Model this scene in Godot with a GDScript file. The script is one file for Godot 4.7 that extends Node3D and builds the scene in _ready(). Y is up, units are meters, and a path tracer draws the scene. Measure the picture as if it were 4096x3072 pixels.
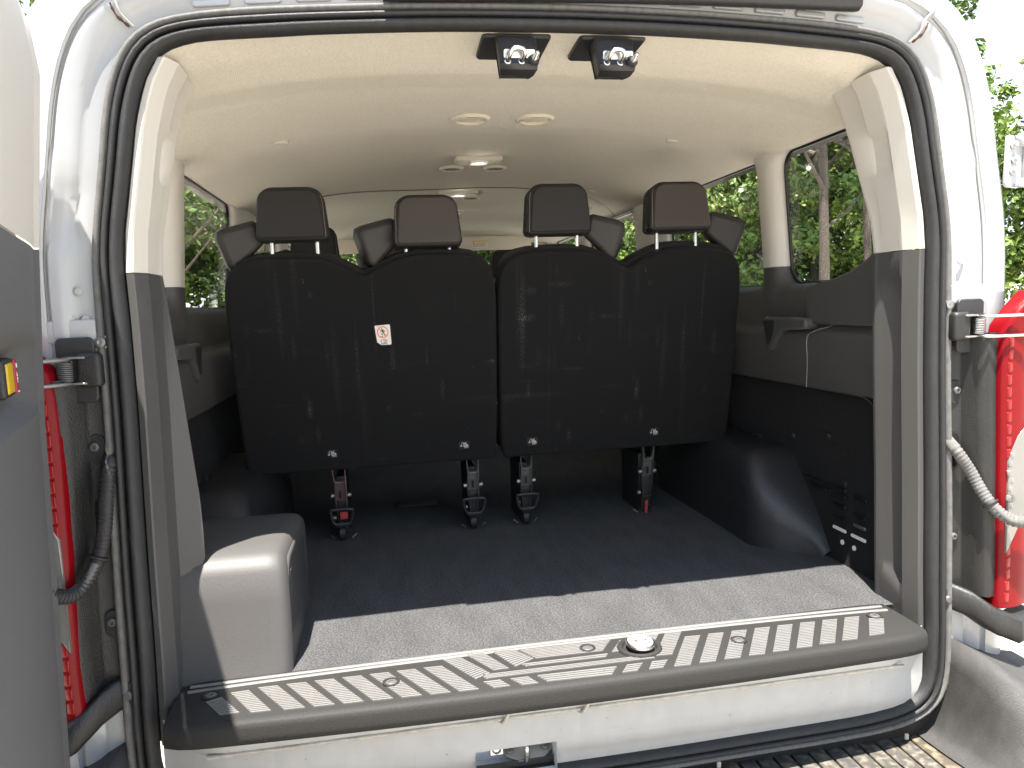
extends Node3D
# Rear view into a white passenger van. y up, metres; z = 0 is the plane of the rear door seal, -z runs towards the windscreen.

var mats := {}
var inner_loop: Array = []
var outer_loop: Array = []
var rng := RandomNumberGenerator.new()
const FLOOR_Y := 0.735

# ------------------------------------------------------------------ basics
func lin(r: float, g: float, b: float) -> Color:
	return Color(r, g, b).linear_to_srgb()

func noise_tex(freq: float, kind: int, seed_v: int, size: int, c0: Color, c1: Color, as_normal := false, bump := 4.0, lo := 0.0, hi := 1.0) -> NoiseTexture2D:
	var n := FastNoiseLite.new()
	n.noise_type = kind
	n.frequency = freq
	n.seed = seed_v
	n.fractal_octaves = 3
	var t := NoiseTexture2D.new()
	t.width = size
	t.height = size
	t.seamless = true
	t.noise = n
	if as_normal:
		t.as_normal_map = true
		t.bump_strength = bump
	else:
		var g := Gradient.new()
		g.offsets = PackedFloat32Array([lo, hi])
		g.colors = PackedColorArray([c0, c1])
		t.color_ramp = g
	return t

func mat(key: String, col: Color, rough: float, o := {}) -> StandardMaterial3D:
	var m := StandardMaterial3D.new()
	m.albedo_color = col
	m.roughness = rough
	m.metallic = o.get("metal", 0.0)
	m.metallic_specular = o.get("spec", 0.5)
	if o.has("tex"):
		m.albedo_texture = o["tex"]
	if o.has("nrm"):
		m.normal_enabled = true
		m.normal_texture = o["nrm"]
		m.normal_scale = o.get("nscale", 1.0)
	if o.has("rtex"):
		m.roughness_texture = o["rtex"]
	if o.has("scale"):
		m.uv1_triplanar = true
		m.uv1_world_triplanar = true
		var s: float = o["scale"]
		m.uv1_scale = Vector3(s, s, s)
	if o.has("coat"):
		m.clearcoat_enabled = true
		m.clearcoat = o["coat"]
		m.clearcoat_roughness = 0.08
	if o.has("emit"):
		m.emission_enabled = true
		m.emission = o["emit"]
		m.emission_energy_multiplier = o.get("energy", 1.0)
	if o.has("alpha"):
		m.transparency = BaseMaterial3D.TRANSPARENCY_ALPHA
		m.albedo_color.a = o["alpha"]
	if o.has("rim"):
		m.rim_enabled = true
		m.rim = o["rim"]
		m.rim_tint = 0.6
	mats[key] = m
	return m

func new_st() -> SurfaceTool:
	var st := SurfaceTool.new()
	st.begin(Mesh.PRIMITIVE_TRIANGLES)
	return st

func obj(called: String, st: SurfaceTool, m: String, parent: Node) -> MeshInstance3D:
	st.generate_normals()
	var o := MeshInstance3D.new()
	o.mesh = st.commit()
	o.name = called
	o.material_override = mats[m]
	parent.add_child(o, true)
	return o

func obj_mesh(called: String, mesh: Mesh, m: String, parent: Node, xf := Transform3D.IDENTITY) -> MeshInstance3D:
	var o := MeshInstance3D.new()
	o.mesh = mesh
	o.name = called
	o.material_override = mats[m]
	o.transform = xf
	parent.add_child(o, true)
	return o

func thing(called: String, label: String, category: String, group := "", at := Vector3.ZERO) -> Node3D:
	var o := Node3D.new()
	o.name = called
	add_child(o, true)
	o.position = at
	o.set_meta("label", label)
	o.set_meta("category", category)
	if group != "":
		o.set_meta("group", group)
	return o

func part(called: String, parent: Node) -> Node3D:
	var o := Node3D.new()
	o.name = called
	parent.add_child(o, true)
	return o

func T(x: float, y: float, z: float) -> Transform3D:
	return Transform3D(Basis.IDENTITY, Vector3(x, y, z))

func TR(x: float, y: float, z: float, rx: float, ry: float, rz: float) -> Transform3D:
	return Transform3D(Basis.from_euler(Vector3(deg_to_rad(rx), deg_to_rad(ry), deg_to_rad(rz))), Vector3(x, y, z))

# ------------------------------------------------------------------ shapes
func tri(st: SurfaceTool, a: Vector3, b: Vector3, c: Vector3):
	st.add_vertex(a)
	st.add_vertex(b)
	st.add_vertex(c)

func quad(st: SurfaceTool, a: Vector3, b: Vector3, c: Vector3, d: Vector3):
	tri(st, a, b, c)
	tri(st, a, c, d)

func grid(st: SurfaceTool, rows: Array, close_u := false, close_v := false, sg := 0):
	st.set_smooth_group(sg)
	var nr := rows.size()
	for i in (nr if close_v else nr - 1):
		var r0: PackedVector3Array = rows[i]
		var r1: PackedVector3Array = rows[(i + 1) % nr]
		var n := r0.size()
		for j in (n if close_u else n - 1):
			var k := (j + 1) % n
			quad(st, r0[j], r0[k], r1[k], r1[j])

func rbox(st: SurfaceTool, xf: Transform3D, h: Vector3, r: float, n := 2):
	r = min(r, min(h.x, min(h.y, h.z)) * 0.999)
	st.set_smooth_group(0)
	for ax in 3:
		for s in [-1.0, 1.0]:
			var u := (ax + 1) % 3
			var v := (ax + 2) % 3
			var us := _ticks(h[u], r, n)
			var vs := _ticks(h[v], r, n)
			var rows := []
			for a in us:
				var row := PackedVector3Array()
				for b in vs:
					var p := Vector3.ZERO
					p[ax] = s * h[ax]
					p[u] = a
					p[v] = b
					var q := Vector3(clampf(p.x, -h.x + r, h.x - r), clampf(p.y, -h.y + r, h.y - r), clampf(p.z, -h.z + r, h.z - r))
					var d := p - q
					row.append(xf * (q + d.normalized() * r))
				rows.append(row)
			if s > 0:
				rows.reverse()
			grid(st, rows)

func _ticks(h: float, r: float, n: int) -> Array:
	var a := []
	for i in n + 1:
		a.append(-h + r * (1.0 - cos(PI / 2.0 * i / n)) if false else -h + r * float(i) / n)
	for i in n + 1:
		a.append(h - r + r * float(i) / n)
	return a

func spow(v: float, e: float) -> float:
	return signf(v) * pow(absf(v), e)

# rounded cushion; taper < 0 narrows the top
func pillow(st: SurfaceTool, xf: Transform3D, h: Vector3, e1: float, e2: float, taper := 0.0, nu := 36, nv := 20):
	var rows := []
	for i in nv + 1:
		var ph := -PI / 2 + PI * i / nv
		var row := PackedVector3Array()
		for j in nu:
			var th := TAU * j / nu
			# poles run along z (the facing direction)
			var cx := spow(cos(ph), e1)
			var p := Vector3(h.x * cx * spow(cos(th), e2), h.y * cx * spow(sin(th), e2), h.z * spow(sin(ph), e1))
			p.x *= 1.0 + taper * p.y / h.y
			row.append(xf * p)
		rows.append(row)
	grid(st, rows, true)

func tube(st: SurfaceTool, pts: Array, rad, sides := 8, closed := false):
	var rows := []
	var n := pts.size()
	var ref := Vector3.UP
	var t0: Vector3 = (pts[1] - pts[0]).normalized()
	if absf(t0.dot(ref)) > 0.9:
		ref = Vector3.RIGHT
	var nrm := (ref - t0 * ref.dot(t0)).normalized()
	for i in n:
		var a: Vector3 = pts[(i - 1 + n) % n] if (closed or i > 0) else pts[0]
		var b: Vector3 = pts[(i + 1) % n] if (closed or i < n - 1) else pts[n - 1]
		var t := (b - a).normalized()
		nrm = (nrm - t * nrm.dot(t)).normalized()
		var bi := t.cross(nrm)
		var r: float = rad[i] if rad is Array else rad
		var row := PackedVector3Array()
		for j in sides:
			var th := TAU * j / sides
			row.append(pts[i] + (nrm * cos(th) + bi * sin(th)) * r)
		rows.append(row)
	grid(st, rows, true, closed)
	if not closed:
		st.set_smooth_group(1)
		for e in [0, n - 1]:
			var row: PackedVector3Array = rows[e]
			for j in range(1, sides - 1):
				if e == 0:
					tri(st, row[0], row[j], row[j + 1])
				else:
					tri(st, row[0], row[j + 1], row[j])

func smooth_path(ctrl: Array, per := 6, closed := false) -> Array:
	var out := []
	var n := ctrl.size()
	for i in (n if closed else n - 1):
		var p0 = ctrl[(i - 1 + n) % n] if (closed or i > 0) else ctrl[0]
		var p1 = ctrl[i]
		var p2 = ctrl[(i + 1) % n]
		var p3 = ctrl[(i + 2) % n] if (closed or i < n - 2) else ctrl[n - 1]
		for k in per:
			out.append(p1.cubic_interpolate(p2, p0, p3, float(k) / per))
	if not closed:
		out.append(ctrl[n - 1])
	return out

func lathe(st: SurfaceTool, xf: Transform3D, prof: Array, seg := 20):
	var rows := []
	for p in prof:
		var row := PackedVector3Array()
		for j in seg:
			var th := TAU * j / seg
			row.append(xf * Vector3(p.x * cos(th), p.y, p.x * sin(th)))
		rows.append(row)
	for i in rows.size() - 1:
		grid(st, [rows[i], rows[i + 1]], true, false, i + 1)

func inset(poly: PackedVector2Array, d: float) -> PackedVector2Array:
	var out := PackedVector2Array()
	var n := poly.size()
	var area := 0.0
	for i in n:
		area += poly[i].cross(poly[(i + 1) % n])
	var s := 1.0 if area > 0 else -1.0
	for i in n:
		var e0 := (poly[i] - poly[(i - 1 + n) % n]).normalized()
		var e1 := (poly[(i + 1) % n] - poly[i]).normalized()
		var n0 := Vector2(-e0.y, e0.x) * s
		var n1 := Vector2(-e1.y, e1.x) * s
		var b := n0 + n1
		if b.length() < 0.2:
			b = n0
		b = b.normalized()
		out.append(poly[i] + b * d / maxf(0.5, b.dot(n0)))
	return out

# polygon in local xy, extruded from z = 0 to z = depth, bevelled front rim
func prism(st: SurfaceTool, poly: PackedVector2Array, xf: Transform3D, depth: float, bevel := 0.0, steps := 2):
	var loops := []
	var specs := [[0.0, 0.0]]
	if bevel > 0.0:
		specs.append([depth - bevel, 0.0])
		for k in range(1, steps + 1):
			var a := PI / 2 * k / steps
			specs.append([depth - bevel + bevel * sin(a), bevel * (1.0 - cos(a))])
	else:
		specs.append([depth, 0.0])
	var flats := []
	for s in specs:
		var pl := inset(poly, s[1]) if s[1] > 0.0 else poly
		flats.append(pl)
		var row := PackedVector3Array()
		for p in pl:
			row.append(xf * Vector3(p.x, p.y, s[0]))
		loops.append(row)
	if bevel > 0.0:
		grid(st, loops, true, false, 0)
	else:
		st.set_smooth_group(-1)
		var n := poly.size()
		for j in n:
			quad(st, loops[0][j], loops[0][(j + 1) % n], loops[1][(j + 1) % n], loops[1][j])
	st.set_smooth_group(3)
	var idx := Geometry2D.triangulate_polygon(flats[-1])
	var top: PackedVector3Array = loops[-1]
	for i in range(0, idx.size(), 3):
		tri(st, top[idx[i]], top[idx[i + 1]], top[idx[i + 2]])
	st.set_smooth_group(4)
	idx = Geometry2D.triangulate_polygon(flats[0])
	var bot: PackedVector3Array = loops[0]
	for i in range(0, idx.size(), 3):
		tri(st, bot[idx[i]], bot[idx[i + 2]], bot[idx[i + 1]])

func rrect(w: float, h: float, r: float, n := 4) -> PackedVector2Array:
	var p := PackedVector2Array()
	for c in [[w / 2 - r, h / 2 - r, 0.0], [-w / 2 + r, h / 2 - r, 90.0], [-w / 2 + r, -h / 2 + r, 180.0], [w / 2 - r, -h / 2 + r, 270.0]]:
		for i in n + 1:
			var a := deg_to_rad(c[2] + 90.0 * i / n)
			p.append(Vector2(c[0] + r * cos(a), c[1] + r * sin(a)))
	return p

func V2(a: Array) -> PackedVector2Array:
	var p := PackedVector2Array()
	for q in a:
		p.append(Vector2(q[0], q[1]))
	return p

func interp(tab: Array, y: float) -> float:
	if y <= tab[0][0]:
		return tab[0][1]
	for i in tab.size() - 1:
		if y <= tab[i + 1][0]:
			return lerpf(tab[i][1], tab[i + 1][1], (y - tab[i][0]) / (tab[i + 1][0] - tab[i][0]))
	return tab[-1][1]

# ------------------------------------------------------------------ pictures for print
func img_line(im: Image, a: Vector2, b: Vector2, w: float, c: Color):
	var lo := Vector2(min(a.x, b.x) - w, min(a.y, b.y) - w)
	var hi := Vector2(max(a.x, b.x) + w, max(a.y, b.y) + w)
	for y in range(max(0, int(lo.y)), min(im.get_height(), int(hi.y) + 2)):
		for x in range(max(0, int(lo.x)), min(im.get_width(), int(hi.x) + 2)):
			var p := Vector2(x + 0.5, y + 0.5)
			var q := Geometry2D.get_closest_point_to_segment(p, a, b)
			if p.distance_to(q) <= w * 0.5:
				im.set_pixel(x, y, c)

func img_lines(im: Image, pts: Array, w: float, c: Color):
	for i in pts.size() - 1:
		img_line(im, Vector2(pts[i][0], pts[i][1]), Vector2(pts[i + 1][0], pts[i + 1][1]), w, c)

func img_ring(im: Image, ctr: Vector2, r: float, w: float, c: Color):
	for y in im.get_height():
		for x in im.get_width():
			var d := Vector2(x + 0.5, y + 0.5).distance_to(ctr)
			if absf(d - r) <= w * 0.5:
				im.set_pixel(x, y, c)

func tex_mat(key: String, im: Image, rough: float):
	im.generate_mipmaps()
	var m := StandardMaterial3D.new()
	m.albedo_texture = ImageTexture.create_from_image(im)
	m.roughness = rough
	mats[key] = m

# flat printed piece of given outline in local xy, uv over its bounding box
func decal_piece(called: String, poly: PackedVector2Array, xf: Transform3D, m: String, parent: Node, thick := 0.0006) -> MeshInstance3D:
	var st := new_st()
	var lo := poly[0]
	var hi := poly[0]
	for p in poly:
		lo = Vector2(min(lo.x, p.x), min(lo.y, p.y))
		hi = Vector2(max(hi.x, p.x), max(hi.y, p.y))
	st.set_smooth_group(-1)
	var idx := Geometry2D.triangulate_polygon(poly)
	for i in range(0, idx.size(), 3):
		for k in 3:
			var p: Vector2 = poly[idx[i + k]]
			st.set_uv(Vector2((p.x - lo.x) / (hi.x - lo.x), 1.0 - (p.y - lo.y) / (hi.y - lo.y)))
			st.add_vertex(xf * Vector3(p.x, p.y, thick))
	var n := poly.size()
	for i in n:
		var a := poly[i]
		var b := poly[(i + 1) % n]
		var ps := [[a, 0.0], [b, 0.0], [b, thick], [a, 0.0], [b, thick], [a, thick]]
		for q in ps:
			st.set_uv(Vector2(0.02, 0.02))
			st.add_vertex(xf * Vector3(q[0].x, q[0].y, q[1]))
	return obj(called, st, m, parent)

# ------------------------------------------------------------------ the door opening loops
func make_loops():
	var hi_ := [[0.0, 0.515], [0.2, 0.516], [0.4, 0.520], [0.55, 0.523], [0.645, 0.527], [0.735, 0.540], [0.778, 0.568], [0.793, 0.61], [0.795, 0.67], [0.790, 0.85], [0.788, 1.0], [0.784, 1.15], [0.780, 1.3], [0.779, 1.45], [0.780, 1.53], [0.774, 1.60], [0.761, 1.67], [0.750, 1.73], [0.742, 1.775], [0.732, 1.815], [0.718, 1.855], [0.702, 1.883], [0.680, 1.902], [0.645, 1.915], [0.6, 1.922], [0.5, 1.929], [0.4, 1.936], [0.2, 1.944], [0.0, 1.946]]
	var ho := [[0.0, 0.472], [0.2, 0.474], [0.4, 0.477], [0.56, 0.479], [0.70, 0.486], [0.775, 0.503], [0.818, 0.532], [0.842, 0.58], [0.848, 0.66], [0.846, 0.8], [0.843, 0.95], [0.838, 1.1], [0.832, 1.25], [0.829, 1.4], [0.826, 1.53], [0.819, 1.60], [0.807, 1.67], [0.797, 1.73], [0.788, 1.785], [0.776, 1.835], [0.761, 1.876], [0.742, 1.908], [0.716, 1.932], [0.682, 1.949], [0.62, 1.962], [0.525, 1.972], [0.385, 1.98], [0.245, 1.986], [0.0, 1.99]]
	inner_loop = _resample(_full(hi_), 260)
	var ang := []
	for p in inner_loop:
		ang.append((p - Vector2(0, 1.23)).angle())
	outer_loop = _by_angle(_full(ho), ang)

func _full(h: Array) -> Array:
	var c := []
	for p in h:
		c.append(Vector2(p[0], p[1]))
	for i in range(h.size() - 2, 0, -1):
		c.append(Vector2(-h[i][0], h[i][1]))
	return smooth_path(c, 8, true)

func _resample(l: Array, n: int) -> Array:
	var tot := 0.0
	for i in l.size():
		tot += l[i].distance_to(l[(i + 1) % l.size()])
	var out := []
	var step := tot / n
	var acc := 0.0
	var nxt := 0.0
	for i in l.size():
		var a: Vector2 = l[i]
		var b: Vector2 = l[(i + 1) % l.size()]
		var d := a.distance_to(b)
		while nxt < acc + d and out.size() < n:
			out.append(a.lerp(b, (nxt - acc) / d))
			nxt += step
		acc += d
	return out

func _by_angle(l: Array, ang: Array) -> Array:
	var c := Vector2(0, 1.23)
	var out := []
	for a in ang:
		var dir := Vector2(cos(a), sin(a))
		var best := Vector2.ZERO
		for i in l.size():
			var p: Vector2 = l[i] - c
			var q: Vector2 = l[(i + 1) % l.size()] - c
			var e := q - p
			var den := dir.cross(e)
			if absf(den) < 1e-9:
				continue
			var t := p.cross(e) / den
			var s := p.cross(dir) / den
			if t > 0 and s >= -1e-6 and s <= 1.000001:
				best = c + dir * t
				break
		out.append(best)
	return out

func loop_normal(l: Array, i: int) -> Vector2:
	var n := l.size()
	var t: Vector2 = (l[(i + 1) % n] - l[(i - 1 + n) % n]).normalized()
	return Vector2(t.y, -t.x)

func seal_x(y: float) -> float:
	# half width of the opening at the inner edge of the seal
	return interp([[0.56, 0.775], [0.61, 0.793], [0.67, 0.795], [0.85, 0.790], [1.0, 0.788], [1.15, 0.784], [1.3, 0.780], [1.45, 0.779], [1.53, 0.780], [1.60, 0.774], [1.67, 0.761], [1.73, 0.750], [1.775, 0.742], [1.815, 0.732], [1.855, 0.718], [1.883, 0.702], [1.902, 0.680]], y)

# ================================================================== scene
func _ready():
	rng.seed = 7
	setup_camera_and_light()
	make_materials()
	make_loops()
	build_ground()
	var van := thing("passenger_van", "white passenger van seen from behind with its rear doors open", "van")
	build_shell(van)
	build_seal(van)
	build_headliner(van)
	build_headliner_seam(van)
	build_roof_fittings(van)
	build_side_walls(van)
	build_rear_pillars(van)
	build_floor(van)
	build_sill(van)
	build_cab(van)
	build_strikers(van)
	build_corner(van, 1.0)
	build_corner(van, -1.0)
	build_bumper(van)
	build_left_door(van)
	build_right_hinge(van)
	build_seats()
	build_trees()

func setup_camera_and_light():
	var cam := Camera3D.new()
	cam.name = "camera"
	cam.keep_aspect = Camera3D.KEEP_HEIGHT
	cam.fov = 54.67
	cam.near = 0.02
	cam.far = 400.0
	cam.transform = Transform3D(Basis(Vector3(0.985, -0.040, 0.169), Vector3(0.057, 0.994, -0.098), Vector3(-0.164, 0.106, 0.981)).orthonormalized(), Vector3(-0.339, 1.448, 1.393))
	add_child(cam)
	cam.current = true
	var sky_mat := ProceduralSkyMaterial.new()
	sky_mat.sky_top_color = Color(0.72, 0.81, 0.93)
	sky_mat.sky_horizon_color = Color(0.95, 0.96, 0.97)
	sky_mat.sky_curve = 0.2
	sky_mat.ground_bottom_color = Color(0.55, 0.52, 0.47)
	sky_mat.ground_horizon_color = Color(0.85, 0.85, 0.84)
	sky_mat.sky_energy_multiplier = 0.75
	var sky := Sky.new()
	sky.sky_material = sky_mat
	var env := Environment.new()
	env.background_mode = Environment.BG_SKY
	env.sky = sky
	env.tonemap_mode = Environment.TONE_MAPPER_LINEAR
	env.tonemap_exposure = 4.6
	env.sdfgi_enabled = true
	env.ssao_enabled = true
	env.ssil_enabled = true
	var we := WorldEnvironment.new()
	we.name = "world_environment"
	we.environment = env
	add_child(we)
	var sun := DirectionalLight3D.new()
	sun.name = "sun"
	sun.light_energy = 1.5
	sun.light_color = Color(1.0, 0.975, 0.94)
	sun.light_angular_distance = 0.5
	sun.shadow_enabled = true
	add_child(sun)
	sun.look_at_from_position(Vector3.ZERO, Vector3(0.10, -1.0, -0.285), Vector3(0, 0, 1))

func make_materials():
	var grain := noise_tex(0.09, FastNoiseLite.TYPE_CELLULAR, 3, 512, Color.BLACK, Color.WHITE, true, 3.0)
	var fine := noise_tex(0.25, FastNoiseLite.TYPE_SIMPLEX, 5, 512, Color.BLACK, Color.WHITE, true, 5.0)
	var cloth := noise_tex(0.35, FastNoiseLite.TYPE_VALUE, 8, 512, Color(0.88, 0.88, 0.88), Color(1, 1, 1))
	var blotch := noise_tex(0.012, FastNoiseLite.TYPE_SIMPLEX, 11, 512, Color(0.90, 0.90, 0.90), Color(1, 1, 1), false, 1.0, 0.25, 0.8)
	var pile := noise_tex(0.17, FastNoiseLite.TYPE_SIMPLEX, 21, 512, Color(0.34, 0.34, 0.36), Color(1.0, 1.0, 1.0), false, 1.0, 0.25, 0.78)
	var piln := noise_tex(0.28, FastNoiseLite.TYPE_SIMPLEX, 21, 512, Color.BLACK, Color.WHITE, true, 10.0)
	var dust := noise_tex(0.045, FastNoiseLite.TYPE_SIMPLEX, 31, 512, Color(0.55, 0.55, 0.55), Color(1.0, 0.97, 0.92), false, 1.0, 0.35, 0.9)
	var speck := noise_tex(0.16, FastNoiseLite.TYPE_CELLULAR, 33, 512, Color(0.75, 0.75, 0.75), Color(1.0, 1.0, 1.0), false, 1.0, 0.3, 0.9)
	var wear := noise_tex(0.06, FastNoiseLite.TYPE_SIMPLEX, 35, 512, Color(0.66, 0.65, 0.63), Color(1, 1, 1), false, 1.0, 0.25, 0.6)
	var flecks := speck_texture(61, 0.62, 1500, 0.38, 0.18)
	var flecks2 := speck_texture(63, 0.97, 120, -0.5, 0.04)
	var scratches := speck_texture(67, 0.93, 500, -0.55, 0.05)
	var ground_t := noise_tex(0.03, FastNoiseLite.TYPE_SIMPLEX, 41, 512, Color(0.80, 0.77, 0.72), Color(1, 1, 1), false, 1.0, 0.2, 0.8)
	mat("paint", lin(0.345, 0.35, 0.357), 0.3, {"coat": 0.7})
	mat("paint_flat", lin(0.42, 0.425, 0.43), 0.4, {"tex": flecks2, "scale": 1.7})
	mat("paint_inner", lin(0.66, 0.69, 0.72), 0.5, {"tex": blotch, "scale": 2.0})
	mat("seam_grey", lin(0.22, 0.21, 0.20), 0.7)
	mat("sealant", lin(0.44, 0.42, 0.375), 0.6, {"tex": blotch, "scale": 6.0})
	mat("rust", lin(0.16, 0.09, 0.045), 0.9, {"tex": dust, "scale": 12.0})
	mat("rubber", lin(0.044, 0.044, 0.047), 0.55, {"tex": flecks, "nrm": fine, "nscale": 0.4, "scale": 4.0})
	mat("rubber_dusty", lin(0.34, 0.335, 0.325), 0.85, {"tex": flecks, "nrm": fine, "nscale": 0.5, "scale": 7.0})
	mat("headliner", lin(0.77, 0.715, 0.61), 0.95, {"tex": cloth, "nrm": fine, "nscale": 0.4, "scale": 2.5})
	mat("headliner_front_lightened", lin(0.84, 0.81, 0.69), 0.95, {"tex": cloth, "nrm": fine, "nscale": 0.4, "scale": 2.5})  # lightened tone stands in for light that does not reach the cab end
	mat("beige", lin(0.56, 0.525, 0.465), 0.6, {"nrm": grain, "nscale": 0.3, "scale": 12.0})
	mat("beige_clip", lin(0.55, 0.49, 0.40), 0.6)
	mat("fitting", lin(0.62, 0.57, 0.47), 0.5)
	mat("vent_dark", lin(0.18, 0.16, 0.13), 0.6)
	mat("door_grey", lin(0.100, 0.099, 0.100), 0.55, {"nrm": grain, "nscale": 0.6, "scale": 11.0})
	mat("grey", lin(0.060, 0.0572, 0.055), 0.55, {"nrm": grain, "nscale": 0.6, "scale": 11.0})
	mat("carpet", lin(0.108, 0.109, 0.113), 1.0, {"tex": carpet_texture(), "scale": 1.0})
	mat("wall_carpet", lin(0.010, 0.010, 0.0115), 1.0, {"tex": pile, "nrm": piln, "nscale": 0.7, "scale": 2.6})
	mat("arch", lin(0.022, 0.022, 0.024), 0.34, {"nrm": fine, "nscale": 0.5, "scale": 3.0})
	mat("sill_black", lin(0.040, 0.039, 0.037), 0.62, {"nrm": grain, "nscale": 0.9, "scale": 10.0, "tex": speck, "spec": 0.3})
	mat("pad", lin(0.155, 0.153, 0.149), 0.6, {"tex": scratches, "scale": 2.2})
	mat("black_plastic", lin(0.020, 0.020, 0.021), 0.45, {"nrm": fine, "nscale": 0.35, "scale": 4.0})
	mat("black_dusty", lin(0.040, 0.039, 0.037), 0.5, {"tex": flecks, "nrm": fine, "nscale": 0.35, "scale": 3.0})
	mat("step_dusty", lin(0.165, 0.155, 0.135), 0.8, {"tex": dust, "scale": 1.7})
	mat("step_worn", lin(0.14, 0.135, 0.125), 0.8, {"tex": dust, "scale": 1.3})
	mat("step_tan", lin(0.21, 0.175, 0.125), 0.85, {"tex": dust, "scale": 1.1})
	mat("step_grey", lin(0.105, 0.103, 0.10), 0.7, {"tex": flecks, "nrm": fine, "nscale": 0.4, "scale": 3.0})
	mat("grey_dark", lin(0.050, 0.049, 0.048), 0.55, {"nrm": grain, "nscale": 0.5, "scale": 11.0})
	mat("seat_carpet", Color.WHITE, 1.0, {"scale": 1.0})
	mats["seat_carpet"].albedo_texture = scuff_texture()
	mats["seat_carpet"].uv1_scale = Vector3(1.0, 1.0, 1.0)
	mat("seat_cloth", lin(0.011, 0.0095, 0.0085), 0.9, {"tex": cloth, "scale": 4.0})
	mat("vinyl_mid", lin(0.020, 0.0175, 0.016), 0.5, {"nrm": grain, "nscale": 0.4, "scale": 12.0})
	mat("vinyl_dark", lin(0.0085, 0.0072, 0.0064), 0.65, {"nrm": grain, "nscale": 0.4, "scale": 12.0})
	mat("vinyl_brown", lin(0.040, 0.032, 0.027), 0.6, {"nrm": grain, "nscale": 0.4, "scale": 12.0})
	mat("thread", lin(0.30, 0.26, 0.22), 0.8)
	mat("steel", lin(0.62, 0.60, 0.57), 0.25, {"metal": 1.0})
	mat("steel_dull", lin(0.32, 0.31, 0.30), 0.45, {"metal": 0.9})
	mat("leg_metal", lin(0.11, 0.108, 0.104), 0.5, {"metal": 0.3})
	mat("leg_red", lin(0.13, 0.085, 0.08), 0.5, {"metal": 0.3})
	mat("red_tape", lin(0.45, 0.05, 0.05), 0.6)
	mat("yellow", lin(0.55, 0.36, 0.012), 0.45)
	mat("red_strip", lin(0.28, 0.02, 0.03), 0.5)
	mat("white_mark", lin(0.8, 0.78, 0.76), 0.6)
	mat("lens_red", lin(0.17, 0.002, 0.004), 0.4, {"spec": 0.25})
	mat("lens_red_edge", lin(0.16, 0.002, 0.005), 0.3, {"spec": 0.3})
	mat("lens_cell", lin(0.22, 0.003, 0.005), 0.3, {"spec": 0.4})
	mat("lens_clear", lin(0.17, 0.165, 0.155), 0.2, {"coat": 0.6, "metal": 0.2})
	mat("glass_tint", lin(0.018, 0.024, 0.020), 0.03, {"alpha": 0.10, "spec": 0.5})
	mat("glass_clear", lin(0.10, 0.14, 0.12), 0.02, {"alpha": 0.05})
	mat("frit", lin(0.008, 0.008, 0.009), 0.3)
	mat("led", lin(0.9, 0.9, 0.9), 0.4, {"emit": Color(1.0, 0.98, 0.93), "energy": 0.8})
	mat("lamp_lens", lin(0.75, 0.74, 0.70), 0.3, {"emit": Color(1.0, 0.96, 0.88), "energy": 0.01})
	mat("disc_white", lin(0.82, 0.82, 0.82), 0.3)
	mat("ground", lin(0.47, 0.45, 0.41), 0.95, {"tex": ground_t, "scale": 0.6})
	mat("bark", lin(0.16, 0.135, 0.11), 0.95, {"tex": dust, "scale": 1.5})
	var lf := mat("leaf", Color.WHITE, 0.55, {})
	lf.vertex_color_use_as_albedo = true
	lf.backlight_enabled = true
	lf.backlight = lin(0.07, 0.12, 0.015)
	lf.cull_mode = BaseMaterial3D.CULL_DISABLED

func scuff_texture() -> ImageTexture:
	# black carpet with pale scuffs and vertical rub marks
	var base := lin(0.0038, 0.0037, 0.0039)
	var im := Image.create(1024, 1024, true, Image.FORMAT_RGB8)
	var n := FastNoiseLite.new()
	n.frequency = 0.02
	n.seed = 5
	var n2 := FastNoiseLite.new()
	n2.frequency = 0.35
	n2.seed = 9
	for y in 1024:
		for x in 1024:
			var k := 1.0 + 0.10 * n.get_noise_2d(x, y) + 0.16 * n2.get_noise_2d(x, y)
			im.set_pixel(x, y, Color(base.r * k, base.g * k, base.b * k))
	var r := RandomNumberGenerator.new()
	r.seed = 12
	for i in 170:
		var x := r.randf() * 1024.0
		var y := r.randf() * 1024.0
		var vertical := r.randf() < 0.6
		var len := r.randf_range(10, 60) + (140.0 if r.randf() < 0.08 else 0.0)
		var wid := r.randf_range(2, 14)
		var amp := 0.025 + 0.17 * pow(r.randf(), 2.2)
		var hx := wid if vertical else len
		var hy := len if vertical else wid
		for yy in range(int(y - hy), int(y + hy)):
			for xx in range(int(x - hx), int(x + hx)):
				var u := (xx - x) / hx
				var v := (yy - y) / hy
				var f := maxf(0.0, 1.0 - u * u - v * v) * amp * clampf(0.5 + 1.6 * n2.get_noise_2d(xx * 0.6, yy * 0.35), 0.0, 1.4)
				if f > 0.0:
					var px := posmod(xx, 1024)
					var py := posmod(yy, 1024)
					var c := im.get_pixel(px, py)
					im.set_pixel(px, py, Color(c.r + f, c.g + f * 0.97, c.b + f * 0.94))
	for i in 9:
		var x := r.randf() * 1000.0
		var y := r.randf() * 980.0
		var l := r.randf_range(1, 14)
		img_line(im, Vector2(x, y), Vector2(x + r.randf_range(-2, 2), y + l), r.randf_range(1.0, 2.2), lin(0.10, 0.095, 0.09))
	im.generate_mipmaps()
	return ImageTexture.create_from_image(im)

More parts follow.
